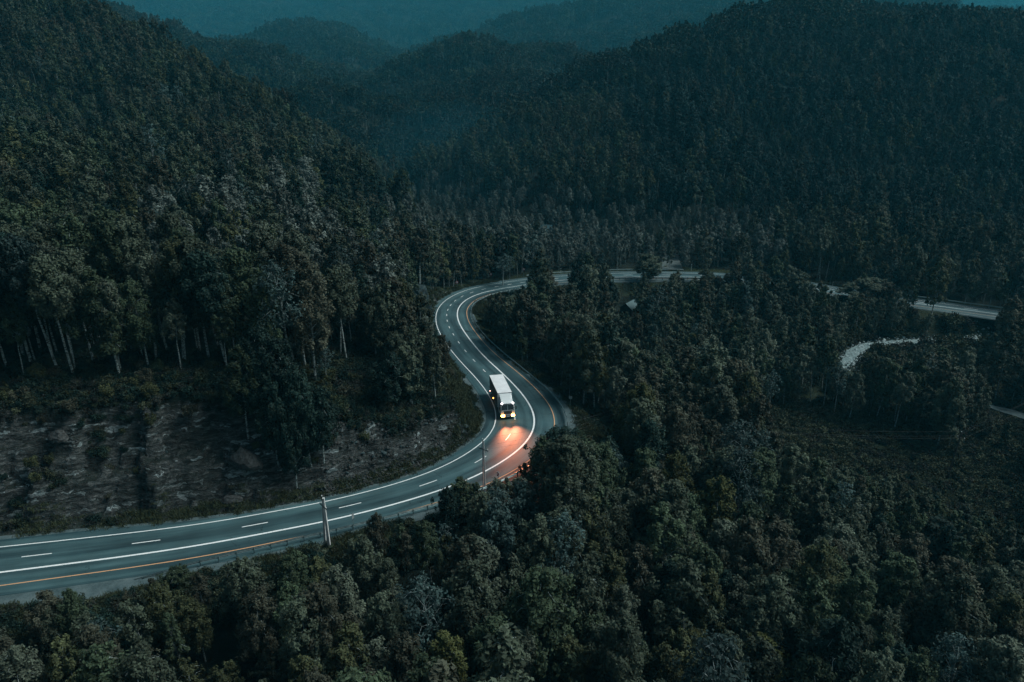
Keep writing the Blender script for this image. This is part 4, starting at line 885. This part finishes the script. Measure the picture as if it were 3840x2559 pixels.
# ---------------------------------------------------------------- truck
def truck():
    ang=math.atan2(-1.75*1,8.4)*-1   # heading: local -Y is forward
    root=empty('truck',(-3.05,120.75,0.0),math.radians(11.8)); tag(root,'white box truck with warm headlights on, driving toward the camera round the bend','truck')
    WH=simple('white_truck_paint',(.64,.68,.69),.28,0,noise=.06,scale=.6,coat=.3); ROOF=simple('dusty_white_roof',(.74,.74,.75),.6,0,noise=.10,scale=.8)
    SIDE=simple('grey_curtain_side',(.085,.10,.105),.6,0,noise=.15,scale=1.2); BLK=simple('black_plastic',(.012,.014,.016),.55); GLS=simple('dark_windscreen',(.008,.012,.014),.06,spec=.8)
    RUB=simple('tyre_rubber',(.015,.015,.016),.85); RIM=simple('steel_rim',(.30,.31,.32),.4,.6); TRIM=simple('pale_grey_trim',(.22,.23,.25),.4)
    HL=simple('headlight_glass',(.9,.8,.6),.2,emit=(1.0,.42,.10),es=14); ML=simple('marker_light_white',(.9,.9,.9),.2,emit=(1,.86,.88),es=9); MO=simple('marker_light_amber',(.9,.4,.1),.3,emit=(1,.42,.08),es=9); MR=simple('marker_light_red',(.8,.1,.1),.3,emit=(1,.45,.35),es=5)
    L=8.5
    # box body: local y from 0 (rear) to -8.5 (front)
    body=MB().box(-1.3,1.3,-L,0,1.15,3.84).build('box_body',SIDE,root,bevel=.03)
    MB().box(-1.31,1.31,-L-.01,.01,3.842,3.92).build('box_roof',ROOF,root,bevel=.03)
    MB().box(-1.312,1.312,-L-.012,-L+.04,1.15,3.838).build('front_bulkhead',WH,root,bevel=.01)
    m=MB()
    for k in range(1,8): m.box(-1.306,-1.3022,-L*k/8-.02,-L*k/8+.02,1.2,3.8); m.box(1.3022,1.306,-L*k/8-.02,-L*k/8+.02,1.2,3.8)
    m.build('curtain_straps',TRIM,body)
    MB().box(-1.32,1.32,-L,0,1.05,1.147).build('side_rail',TRIM,root,bevel=.01)
    d=MB().box(-1.24,-.01,.003,.05,1.2,3.75).build('rear_door',WH,root,bevel=.01); MB().tube([(-.1,.07,1.3),(-.1,.07,3.6)],.02,6).build('lock_bar',RIM,d)
    d=MB().box(.01,1.24,.003,.05,1.2,3.75).build('rear_door',WH,root,bevel=.01); MB().tube([(.1,.07,1.3),(.1,.07,3.6)],.02,6).build('lock_bar',RIM,d)
    # chassis
    MB().box(-.45,-.35,-10.9,-.3,.75,1.04).box(.35,.45,-10.9,-.3,.75,1.04).build('chassis',BLK,root)
    MB().box(-1.24,-.5,-6.2,-4.6,.45,1.0).build('fuel_tank',TRIM,root,bevel=.06); MB().box(.5,1.24,-6.2,-5.2,.45,1.0).build('tool_box',BLK,root,bevel=.03)
    # cab (y -8.75 .. -11.35)
    y0,y1=-8.8,-11.3; m=MB()
    m.hexa([(-1.23,y1,.55),(1.23,y1,.55),(1.23,y0,.55),(-1.23,y0,.55),(-1.23,y1-.02,1.72),(1.23,y1-.02,1.72),(1.23,y0,1.72),(-1.23,y0,1.72)])
    m.hexa([(-1.225,y1,1.722),(1.225,y1,1.722),(1.225,y0,1.722),(-1.225,y0,1.722),(-1.16,y1+.42,2.78),(1.16,y1+.42,2.78),(1.2,y0,2.85),(-1.2,y0,2.85)])
    cab=m.build('cab',WH,root,bevel=.05)
    # roof fairing rising to the box
    MB().hexa([(-1.12,y1+.62,2.80),(1.12,y1+.62,2.80),(1.2,y0+.1,2.86),(-1.2,y0+.1,2.86),(-.86,y1+1.0,2.95),(.86,y1+1.0,2.95),(1.12,y0+.08,3.86),(-1.12,y0+.08,3.86)]).build('roof_fairing',WH,root,bevel=.07)
    MB().box(-1.1,1.1,y1+.28,y1+.44,2.74,2.80).build('sun_visor',BLK,root,bevel=.02)
    # windscreen: two panes on the raked front, with a pillar between
    def pane(x0,x1):
        a=1.80;b=2.62
        def yy(z): return y1+(.42)*(z-1.722)/(2.78-1.722)-.055
        return MB().hexa([(x0,yy(a)-.012,a),(x1,yy(a)-.012,a),(x1,yy(a)+.03,a),(x0,yy(a)+.03,a),(x0*.96,yy(b)-.012,b),(x1*.96,yy(b)-.012,b),(x1*.96,yy(b)+.03,b),(x0*.96,yy(b)+.03,b)])
    pane(-1.10,-.06).build('windscreen',GLS,root); pane(.06,1.10).build('windscreen',GLS,root)
    for s in (-1,1):
        d=MB().box(s*1.232,s*1.25,y1+.25,y1+1.35,.75,2.5).build('cab_door',WH,root,bevel=.005)
        MB().box(s*1.252,s*1.258,y1+.45,y1+1.2,1.75,2.4).build('side_window',GLS,d)
        MB().box(s*1.5-.09,s*1.5+.09,y1+.05,y1+.15,1.75,2.35).box(s*1.36-.14,s*1.36+.14,y1+.10,y1+.13,2.3,2.34).build('wing_mirror',BLK,root,bevel=.02)
        MB().tube([(s*.25,y1-.10,1.78),(s*.75,y1+.08,2.35)],.015,4).build('wiper',BLK,root)
    g=MB().box(-.75,.75,y1-.06,y1-.025,1.0,1.62).build('grille',TRIM,root,bevel=.01)
    m=MB()
    for k in range(4): m.box(-.70,.70,y1-.085,y1-.062,1.06+k*.14,1.12+k*.14)
    m.build('grille_bars',BLK,g)
    MB().box(-1.26,1.26,y1-.22,y1+.15,.42,.94).build('bumper',TRIM,root,bevel=.05)
    MB().box(-.27,.27,y1-.245,y1-.225,.58,.72).build('number_plate',SWH,root)
    MB().box(-.9,.9,y1-.1,y1+.2,.25,.40).build('lower_valance',BLK,root)
    for s in (-1,1):
        h=MB().box(s*.60 if s>0 else -1.16, 1.16 if s>0 else -.60,y1-.25,y1-.215,.56,.98)
        h.build('headlight',HL,root,bevel=.02)
        MB().tube([(s*1.0,y1+.36,2.86),(s*1.0,y1+.30,2.90)],.14,10).build('roof_marker_light',ML,root)
        MB().box(s*1.27-.03,s*1.27+.03,y1-.1,y1+.02,.6,.8).build('indicator',MO,root)
    for yy,mt in ((-.9,MR),(-4.3,MO)):
        MB().box(-1.40,-1.325,yy-.14,yy+.14,1.02,1.12).build('side_marker_light',mt,root)
        MB().box(1.325,1.36,yy-.08,yy+.08,1.02,1.10).build('side_marker_light',mt,root)
    for s in (-1,1):
        for yy,dbl in ((-10.3,0),(-2.4,1)):
            w=MB().tube([(s*1.22,yy,.5),(s*(.92 if not dbl else .62),yy,.5)],.5,20).build('wheel',RUB,root,smooth=False)
            MB().tube([(s*1.235,yy,.5),(s*1.2,yy,.5)],.27,14).build('rim',RIM,w)
        MB().box(s*1.26-.03,s*1.26+.03,-3.0,-1.8,1.0,1.04).box(s*.9,s*1.24,-1.78,-1.74,.35,1.0).build('mudguard',BLK,root)
    # headlamp beams
    for s in (-1,1):
        ld=bpy.data.lights.new('headlamp','SPOT'); ld.energy=HLW; ld.color=(1.0,.29,.14); ld.spot_size=R(38); ld.spot_blend=1.0; ld.shadow_soft_size=.12
        lo=bpy.data.objects.new('headlamp',ld); lo.location=(s*.87,y1-.32,.78); lo.rotation_euler=(R(-(90+2.4)),0,0); lo.scale=(1.8,1,1); link(lo,root)
    return root
HLW=10500
truck()

# ---------------------------------------------------------------- small buildings glimpsed through the trees
RF=simple('pale_sheet_roof',(.05,.10,.11),.4,.2,noise=.2,scale=1); WL_=simple('dark_timber_wall',(.05,.045,.04),.9,noise=.3,scale=2)
def cabin(x,y,rz,w,l,label,h=2.6):
    z=zt(x,y); root=empty('cabin',(x,y,z),rz); tag(root,label,'cabin')
    MB().box(-w/2,w/2,-l/2,l/2,-.6,h).add([(-w/2,-l/2,h),(w/2,-l/2,h),(0,-l/2,h+w*.38),(-w/2,l/2,h),(w/2,l/2,h),(0,l/2,h+w*.38)],[[0,1,2],[5,4,3],[0,2,5,3],[1,4,5,2]]).build('walls',WL_,root)
    m=MB(); e=.35; s=.38
    for sg in (-1,1):
        m.hexa([(0,-l/2-e,h+w*s+.03),(sg*(w/2+e),-l/2-e,h-e*s*2+.03),(sg*(w/2+e),l/2+e,h-e*s*2+.03),(0,l/2+e,h+w*s+.03),(0,-l/2-e,h+w*s+.09),(sg*(w/2+e),-l/2-e,h-e*s*2+.09),(sg*(w/2+e),l/2+e,h-e*s*2+.09),(0,l/2+e,h+w*s+.09)])
    m.build('roof',RF,root)
    wd=MB().box(-.45,.45,-l/2-.03,-l/2-.004,1.0,1.9).build('window',simple('dim_window',(.02,.03,.035),.1),root)
    MB().box(-.5,.5,-l/2-.05,-l/2-.032,.92,.98).build('sill',RF,wd)
cabin(33.5,186,R(-35),3.6,5,'small pale-roofed cabin in the trees between the far road and the near wood')
cabin(14.5,277,R(70),5,8,'tiny pale-roofed shed in the valley behind the far road')

# ---------------------------------------------------------------- river bed, track, dirt patch
RIVM=simple('pale_river_stones',(.13,.19,.195),.7,noise=.8,scale=2.4)
def ribbon(P,w,name,mat,dz=.03):
    P=np.array(P,float); s=np.r_[0,np.cumsum(np.hypot(*np.diff(P,axis=0).T))]; q=np.arange(0,s[-1],1.5); C=np.stack([np.interp(q,s,P[:,k]) for k in (0,1)],1)
    T_=np.gradient(C,axis=0); T_/=np.linalg.norm(T_,axis=1)[:,None]; Nn=np.stack([-T_[:,1],T_[:,0]],1); W=np.interp(q/s[-1],np.linspace(0,1,len(w)),w)*(1+.25*fbm(q/4,q*0,3,3))
    V=[];F=[];nl=7
    pp=[]
    for c,n_,ww in zip(C,Nn,W):
        for l in np.linspace(-1,1,nl): pp.append(c+n_*l*ww/2)
    pp=np.array(pp); z=terrain(pp[:,0],pp[:,1])[0]+dz; z=z+.12*fbm(pp[:,0]/1.3,pp[:,1]/1.3,2,8)
    F=[[k*nl+j,k*nl+j+1,(k+1)*nl+j+1,(k+1)*nl+j][::-1] for k in range(len(C)-1) for j in range(nl-1)]
    o=bpy.data.objects.new(name,mesh_from(name,np.c_[pp,z],F,[mat])); link(o); return o
rv=ribbon(RIV,[2.0,2.2,2.4,2.4,2.8,3.2,3.0,2.0],'river_bed',RIVM,.25); tag(rv,kind='structure')
def gpt(px,row):
    z_=-9.5
    for _ in range(12): a_=gp(px,row,z_); z_=.5*z_+.5*zt(a_[0],a_[1])
    return gp(px,row,z_)[:2]
t0=gpt(3700,1530); t1=gpt(3780,1552); t1b=gpt(3850,1575); t2=gpt(4000,1620)
tk=ribbon([t0,t1,t1b,t2],[1.6,2.6,3.0,3.0],'track',GRAV,.55); tag(tk,kind='structure')
dp=[gp(2480,975,.5)[:2],gp(2510,992,.5)[:2],gp(2535,1010,.3)[:2]]
pt=ribbon([(gp(2500,960,.5)[0],gp(2500,960,.5)[1]),(gp(2520,1012,.3)[0],gp(2520,1012,.3)[1])],[7,8],'path',simple('pale_dirt',(.08,.105,.105),.9,noise=.3,scale=.6),.35); tag(pt,kind='structure')

# ---------------------------------------------------------------- rocks, shrubs, grass
ROCKM=simple('broken_rock',(.045,.050,.050),.9,noise=.8,scale=3.5); ROCKP=simple('pale_rock',(.035,.060,.065),.85,noise=.5,scale=1.0)
def rock_geo(seed,n=3,flat=.65):
    import bmesh
    g=np.random.default_rng(seed); bm=bmesh.new(); bmesh.ops.create_icosphere(bm,subdivisions=n,radius=1)
    pl=[(v/np.linalg.norm(v),g.uniform(.55,.9)) for v in g.normal(size=(11,3))]
    for v in bm.verts:
        p=np.array(v.co)
        for nrm,d in pl:
            k=p@nrm
            if k>d: p=p-nrm*(k-d)
        p*=1+.08*g.normal() if n<3 else 1+.05*g.normal(); v.co=(p[0],p[1]*.85,p[2]*flat)
    V=[tuple(v.co) for v in bm.verts]; F=[[x.index for x in f.verts] for f in bm.faces]; bm.free(); return V,F
ROCKC=bpy.data.collections.new('stone_forms')
for i in range(5):
    V,F=rock_geo(i,1); o=bpy.data.objects.new('stone_form_%d'%i,mesh_from('stone',V,F,[ROCKM if i<4 else ROCKP])); ROCKC.objects.link(o)
pts=[];sc=[]
def scatter_cut(n,s0,s1,d0,d1,smin,smax,pw=1.5):
    k=0
    s=rng.uniform(s0,s1,n); dd=d0+(d1-d0)*rng.uniform(0,1,n)**pw; ix=s.astype(int); P=RP[ix]+RN[ix]*(GL[ix]+dd)[:,None]+rng.uniform(-.6,.6,(n,2))
    zz=terrain(P[:,0],P[:,1],True)[0]; r=smin+(smax-smin)*rng.uniform(0,1,n)**4
    pts.append(np.c_[P,zz+r*.1]); sc.append(r)
scatter_cut(5200,78,116,.2,9,.05,.42,1.2); scatter_cut(1500,20,82,.1,4,.04,.22); scatter_cut(1300,116,150,.2,6,.05,.30); scatter_cut(1500,20,80,4,15,.05,.35,1)
pts=np.concatenate(pts); sc=np.concatenate(sc)
scatter('rubble',pts,rng.integers(0,5,len(pts)),sc,ROCKC,label='loose grey stones and scree fallen at the foot of the rock cut',cat='scree',tilt=.6)
q=rng.uniform(0,1,1500); rs_=np.r_[0,np.cumsum(np.hypot(*np.diff(RIV,axis=0).T))]; qs=q*rs_[-1]
rx=np.interp(qs,rs_,RIV[:,0])+rng.normal(0,1.5,1500); ry=np.interp(qs,rs_,RIV[:,1])+rng.normal(0,1.5,1500); rz=terrain(rx,ry)[0]
RC2=bpy.data.collections.new('river_stone_forms'); RSM=simple('pale_washed_stone',(.30,.38,.385),.7,noise=.5,scale=1.5)
for i in range(3):
    V,F=rock_geo(20+i,1); RC2.objects.link(bpy.data.objects.new('river_stone_form_%d'%i,mesh_from('stone',V,F,[RSM])))
scatter('river_stones',np.c_[rx,ry,rz+.1],rng.integers(0,3,1500),.12+.5*rng.uniform(0,1,1500)**3,RC2,label='pale washed stones along the shallow river bed',cat='river stones',tilt=.5)
# a few single big rocks
def rock(px,row,D,w,h,label,seed,mat,name='boulder',pyr=False):
    x,y,zt_=at(px,row,D); V,F=rock_geo(seed,3,1.0); V=np.array(V)
    if pyr: V[:,:2]*=np.clip(1.15-.85*np.clip((V[:,2:3]+.35)/1.1,0,1),.12,2) 
    V=V*[w/2,w*.35,h/2]; o=bpy.data.objects.new(name,mesh_from(name,V,F,[mat])); o.location=(x,y,terrain([x],[y],True)[0][0]+h*.15); link(o); tag(o,label,'boulder'); return o
rock(890,1590,85.0,5.4,4.6,'pointed triangular rock jutting from the cliff below the dark birches',31,ROCKM,pyr=True)
rock(226,1640,83.5,3.4,2.0,'rounded gravelly rock hump on the left part of the cliff',32,ROCKM)
rock(850,1745,82.5,3.0,1.6,'low gravelly rock hump in the lower cliff under the pointed rock',33,ROCKM)
rock(1578,1130,176,4.2,8,'pale blue-grey rock outcrop at the roadside inside the far bend',34,ROCKP,name='rock_outcrop')
rock(1610,1165,172,3,4,'lower pale rock at the foot of the roadside outcrop',35,ROCKP,name='rock_outcrop')
rock(1743,1606,103.5,1.3,.8,'lone flat stone on the grassy verge left of the truck',36,ROCKP)

# shrubs
SH=[]
def add_sh(x,y,sc,hue_,zone_): SH.append((x,y,sc,hue_,zone_))
n=0
for k in range(2200):
    s=rng.uniform(8,150); i=int(s); dd=rng.uniform(1,17); p=RP[i]+RN[i]*(GL[i]+dd); zz,kd,d,of,ix=terrain([p[0]],[p[1]])
    q=proj(p[0],p[1],zz[0])
    if not(0<q[0]<3840): continue
    rim=kd[0]==0 and 6<dd
    if rim and s<95 and len([1 for a in SH if a[4]=='on the ledge above the cut'])<46: add_sh(p[0],p[1],rng.uniform(.6,1.25),['dark green','olive','brownish','dull green'][int(rng.integers(0,4))],'on the ledge above the cut')
    elif kd[0]==1 and dd>3 and rng.uniform()<.10 and len([1 for a in SH if a[4]=='on the rock cut'])<34: add_sh(p[0],p[1],rng.uniform(.4,.95),['dark green','brownish','olive'][int(rng.integers(0,3))],'on the rock cut')
for k in range(60):
    s=rng.uniform(36,140); i=int(s); dd=rng.uniform(.6,3.2); p=RP[i]-RN[i]*(GR[i]+dd)
    q=proj(p[0],p[1],-1.)
    if 0<q[0]<3840: add_sh(p[0],p[1],rng.uniform(.3,.6) if s<100 else rng.uniform(.4,.8),['dull green','olive','brownish'][int(rng.integers(0,3))],'beyond the guardrail')
cn={}
for x,y,sc_,h,zn in sorted(SH,key=lambda a:proj(a[0],a[1],0)[0]):
    k=(zn,h); cn[k]=cn.get(k,0)+1; f=SHHI[int(rng.integers(0,4))]
    L=f'{h} shrub, {ORD[cn[k]-1]} {h} one from left {zn}' if cn[k]<=20 else f'{h} shrub toward the far end of those {zn}'
    place_tree('shrub',[('stems',f[0]),('foliage',f[1])],x,y,float(terrain([x],[y],True)[0][0]),sc_,sc_,rng.uniform(0,6.28),h,L,'shrub','shrubs '+zn)
# undergrowth and grass: masses
UG=bpy.data.collections.new('undergrowth_forms'); 
for i in range(6):
    tq,cq,ti=shrub_geo(500+i,H=1.0,W=1.5,ncard=420,ln=.24); me=quads_mesh('undergrowth_form',np.concatenate([tq,cq]),[PBARK,LEAF],np.r_[np.zeros(len(tq),int),np.ones(len(cq),int)],np.r_[np.ones(len(tq)),ti])
    o=bpy.data.objects.new('undergrowth_form_%d'%i,me); o.color=(*[HUES['dark green'],HUES['olive'],HUES['brownish'],HUES['dull green'],(.06,.05,.035),(.10,.09,.05)][i],1); UG.objects.link(o)
pp=[]
for k in range(2):
    nn=9000; s=rng.uniform(6,165,nn); ix=s.astype(int)
    if k==0: dd=rng.uniform(.5,24,nn); Pp=RP[ix]+RN[ix]*(GL[ix]+dd)[:,None]+rng.uniform(-.8,.8,(nn,2))
    else: nn=3500; s=s[:nn];ix=ix[:nn]; dd=rng.uniform(.3,7,nn); Pp=RP[ix]-RN[ix]*(GR[ix]+dd)[:,None]+rng.uniform(-.6,.6,(nn,2))
    zz,kd,d,of,id2=terrain(Pp[:,0],Pp[:,1],True)
    dens=fbm(Pp[:,0]/6,Pp[:,1]/6,3,101); 
    kp=np.where(kd==1,(dens>.38)|((dens>-.1)&(d>8.5)),np.where(k==0,dens>-.5,dens>-.2))&(d>.3)
    kp&=~((kd==1)&(s>80)&(s<116)&(d<9))
    pp.append(np.c_[Pp,zz][kp])
# meadow by the track and the river bank
M=np.r_[np.c_[rng.uniform(50,140,9500),rng.uniform(84,142,9500)],np.c_[rng.uniform(60,150,5200),rng.uniform(140,205,5200)]]; M=M[(river_d(M[:,0],M[:,1])>3.2)]; _i,_o=road_near(M[:,0],M[:,1]); M=M[(-_o>GR[_i]+1)]; M=M[polyd(M[:,0],M[:,1],np.array([t0,t1,t1b,t2],float))>2.6]; mz=terrain(M[:,0],M[:,1])[0]; mk=fbm(M[:,0]/7,M[:,1]/7,3,111)>-.45; pp.append(np.c_[M,mz][mk]); nbig=int(mk.sum())
pp=np.concatenate(pp); print('undergrowth',len(pp))
ugh=np.array([HUES['dark green'],(.024,.034,.020),(.026,.030,.026),(.018,.034,.026),HUES['dark green'],(.050,.060,.036)]); ugv=rng.integers(0,6,len(pp)); ugv[-nbig:]=rng.choice([1,2,5,5,5],nbig)
ugk=np.ones(len(pp)); ugk[-nbig:]=np.where(pp[-nbig:,1]>140,2.3,1.3)*np.clip(1-.5*(((pp[-nbig:,1]>140)&(pp[-nbig:,0]<80))),.4,1)
scatter('undergrowth',pp,ugv,ugk*rng.uniform(.35,.95,len(pp))*np.where(rng.uniform(0,1,len(pp))<.15,1.4,1),UG,label='mixed low undergrowth on the rock ledges and forest edges',cat='undergrowth',tilt=.15,hues=ugh[ugv])
GC=bpy.data.collections.new('tuft_forms')
GRM=simple('grass_blades',(.034,.046,.018),.8,noise=.4,scale=.3)
for i in range(3):
    g=np.random.default_rng(600+i); n=70; C=np.c_[g.normal(0,.28,(n,2)),np.full(n,.13)]
    q=cards(C,.38,.05,g,(0,0,1),1.6); o=bpy.data.objects.new('tuft_form_%d'%i,quads_mesh('tuft',q,[GRM])); GC.objects.link(o)
nn=16000; s=rng.uniform(30,222,nn); ix=s.astype(int); sd=rng.uniform(0,1,nn)<.68; sd|=(s<118)&(rng.uniform(0,1,nn)<.55)
dd=np.where(sd,rng.uniform(-.25,4.5,nn),rng.uniform(-.1,2.5,nn)); Pp=np.where(sd[:,None],RP[ix]-RN[ix]*(GR[ix]+dd)[:,None],RP[ix]+RN[ix]*(GL[ix]+dd)[:,None])
Pp=Pp+rng.uniform(-.6,.6,(nn,2)); nose=(rng.uniform(0,1,nn)<.25); s2=rng.uniform(112,190,nn); i2=s2.astype(int); dn=rng.uniform(0,9,nn); Pp=np.where(nose[:,None],RP[i2]+RN[i2]*(GL[i2]+dn)[:,None],Pp)
zz,kd,d,of,_=terrain(Pp[:,0],Pp[:,1],True); kp=(d>-.4)&(fbm(Pp[:,0]/3,Pp[:,1]/3,3,121)>-.25)
scatter('grass',np.c_[Pp,zz][kp],rng.integers(0,3,kp.sum()),rng.uniform(.7,1.6,kp.sum()),GC,label='yellow-green grass on the verges and the slope beside the road',cat='grass',tilt=.15)

# ---------------------------------------------------------------- light and air
w=bpy.data.worlds.new('World'); scene.world=w; w.use_nodes=True; t=w.node_tree; bg=t.nodes['Background']
sky=t.nodes.new('ShaderNodeTexSky'); sky.sky_type='NISHITA'; sky.sun_disc=False; SE,SA=R(50),R(82)
sky.sun_elevation=SE; sky.sun_rotation=SA; sky.air_density=1.0; sky.dust_density=3.0; sky.ozone_density=2.0
tn=t.nodes.new('ShaderNodeMix'); tn.data_type='RGBA'; tn.blend_type='MULTIPLY'; tn.inputs[0].default_value=1; tn.inputs[7].default_value=(.92,1.0,.80,1)
t.links.new(sky.outputs[0],tn.inputs[6]); t.links.new(tn.outputs[2],bg.inputs['Color']); bg.inputs['Strength'].default_value=.044
sd=bpy.data.lights.new('sun','SUN'); sd.energy=2.1; sd.angle=R(30); sd.color=(.93,1.0,1.0)
so=bpy.data.objects.new('sun',sd); link(so)
dv=Vector((math.sin(SA)*math.cos(SE),math.cos(SA)*math.cos(SE),math.sin(SE))); so.rotation_euler=dv.to_track_quat('Z','Y').to_euler()
# haze

me=mesh_from('haze',[(-2690,-60,-60),(2690,-60,-60),(2690,3390,-60),(-2690,3390,-60),(-2690,-60,1200),(2690,-60,1200),(2690,3390,1200),(-2690,3390,1200)],[[3,2,1,0],[4,5,6,7],[0,1,5,4],[1,2,6,5],[2,3,7,6],[3,0,4,7]])
hm=bpy.data.materials.new('haze_air'); hm.use_nodes=True; ht=hm.node_tree; ht.nodes.clear(); ho=ht.nodes.new('ShaderNodeOutputMaterial'); pv_=ht.nodes.new('ShaderNodeVolumePrincipled')
pv_.inputs['Color'].default_value=(.09,.62,.86,1); pv_.inputs['Density'].default_value=.00017; pv_.inputs['Anisotropy'].default_value=.1
ht.links.new(pv_.outputs[0],ho.inputs['Volume']); me.materials.append(hm); ho_=bpy.data.objects.new('haze',me); link(ho_); tag(ho_,kind='stuff',label='thin blue-green dusk haze filling the valley',cat='haze')

# a drift of thicker mist where the valley narrows
import bmesh
bm=bmesh.new(); bmesh.ops.create_icosphere(bm,subdivisions=4,radius=1)
for v in bm.verts: v.co=(v.co.x*55+v.co.z*-14,v.co.y*110,v.co.z*30)
me=bpy.data.meshes.new('mist'); bm.to_mesh(me); bm.free()
mm_=bpy.data.materials.new('mist_air'); mm_.use_nodes=True; mt=mm_.node_tree; mt.nodes.clear(); mo=mt.nodes.new('ShaderNodeOutputMaterial'); mv=mt.nodes.new('ShaderNodeVolumePrincipled')
mv.inputs['Color'].default_value=(.09,.62,.86,1); mv.inputs['Density'].default_value=.00028; mt.links.new(mv.outputs[0],mo.inputs['Volume']); me.materials.append(mm_)
mo_=bpy.data.objects.new('mist',me); mo_.location=(-20,395,22); link(mo_); tag(mo_,kind='stuff',label='thin drift of bluish mist where the valley narrows',cat='mist')

bm=bmesh.new(); bmesh.ops.create_icosphere(bm,subdivisions=5,radius=1)
for v in bm.verts: v.co=(v.co.x*2300,v.co.y*820,v.co.z*430)
me=bpy.data.meshes.new('mist'); bm.to_mesh(me); bm.free(); ma2=mm_.copy(); ma2.name='valley_mist_air'; ma2.node_tree.nodes['Principled Volume'].inputs['Density'].default_value=.00013; me.materials.append(ma2)
mo2=bpy.data.objects.new('mist',me); mo2.location=(150,1480,90); link(mo2); tag(mo2,kind='stuff',label='broad bank of blue mist lying over the farthest valleys',cat='mist')

# ---------------------------------------------------------------- render settings
vs=scene.view_settings; vs.view_transform='Standard'; vs.look='None'; vs.gamma=1; vs.use_curve_mapping=False; vs.exposure=0.84
c=scene.cycles; c.max_bounces=5; c.diffuse_bounces=1; c.glossy_bounces=2; c.transmission_bounces=2; c.volume_bounces=0; c.transparent_max_bounces=4
c.use_denoising=True; c.sample_clamp_indirect=3; c.caustics_reflective=False; c.caustics_refractive=False
try: c.denoiser='OPENIMAGEDENOISE'
except Exception: pass
scene.render.resolution_x=1024; scene.render.resolution_y=682
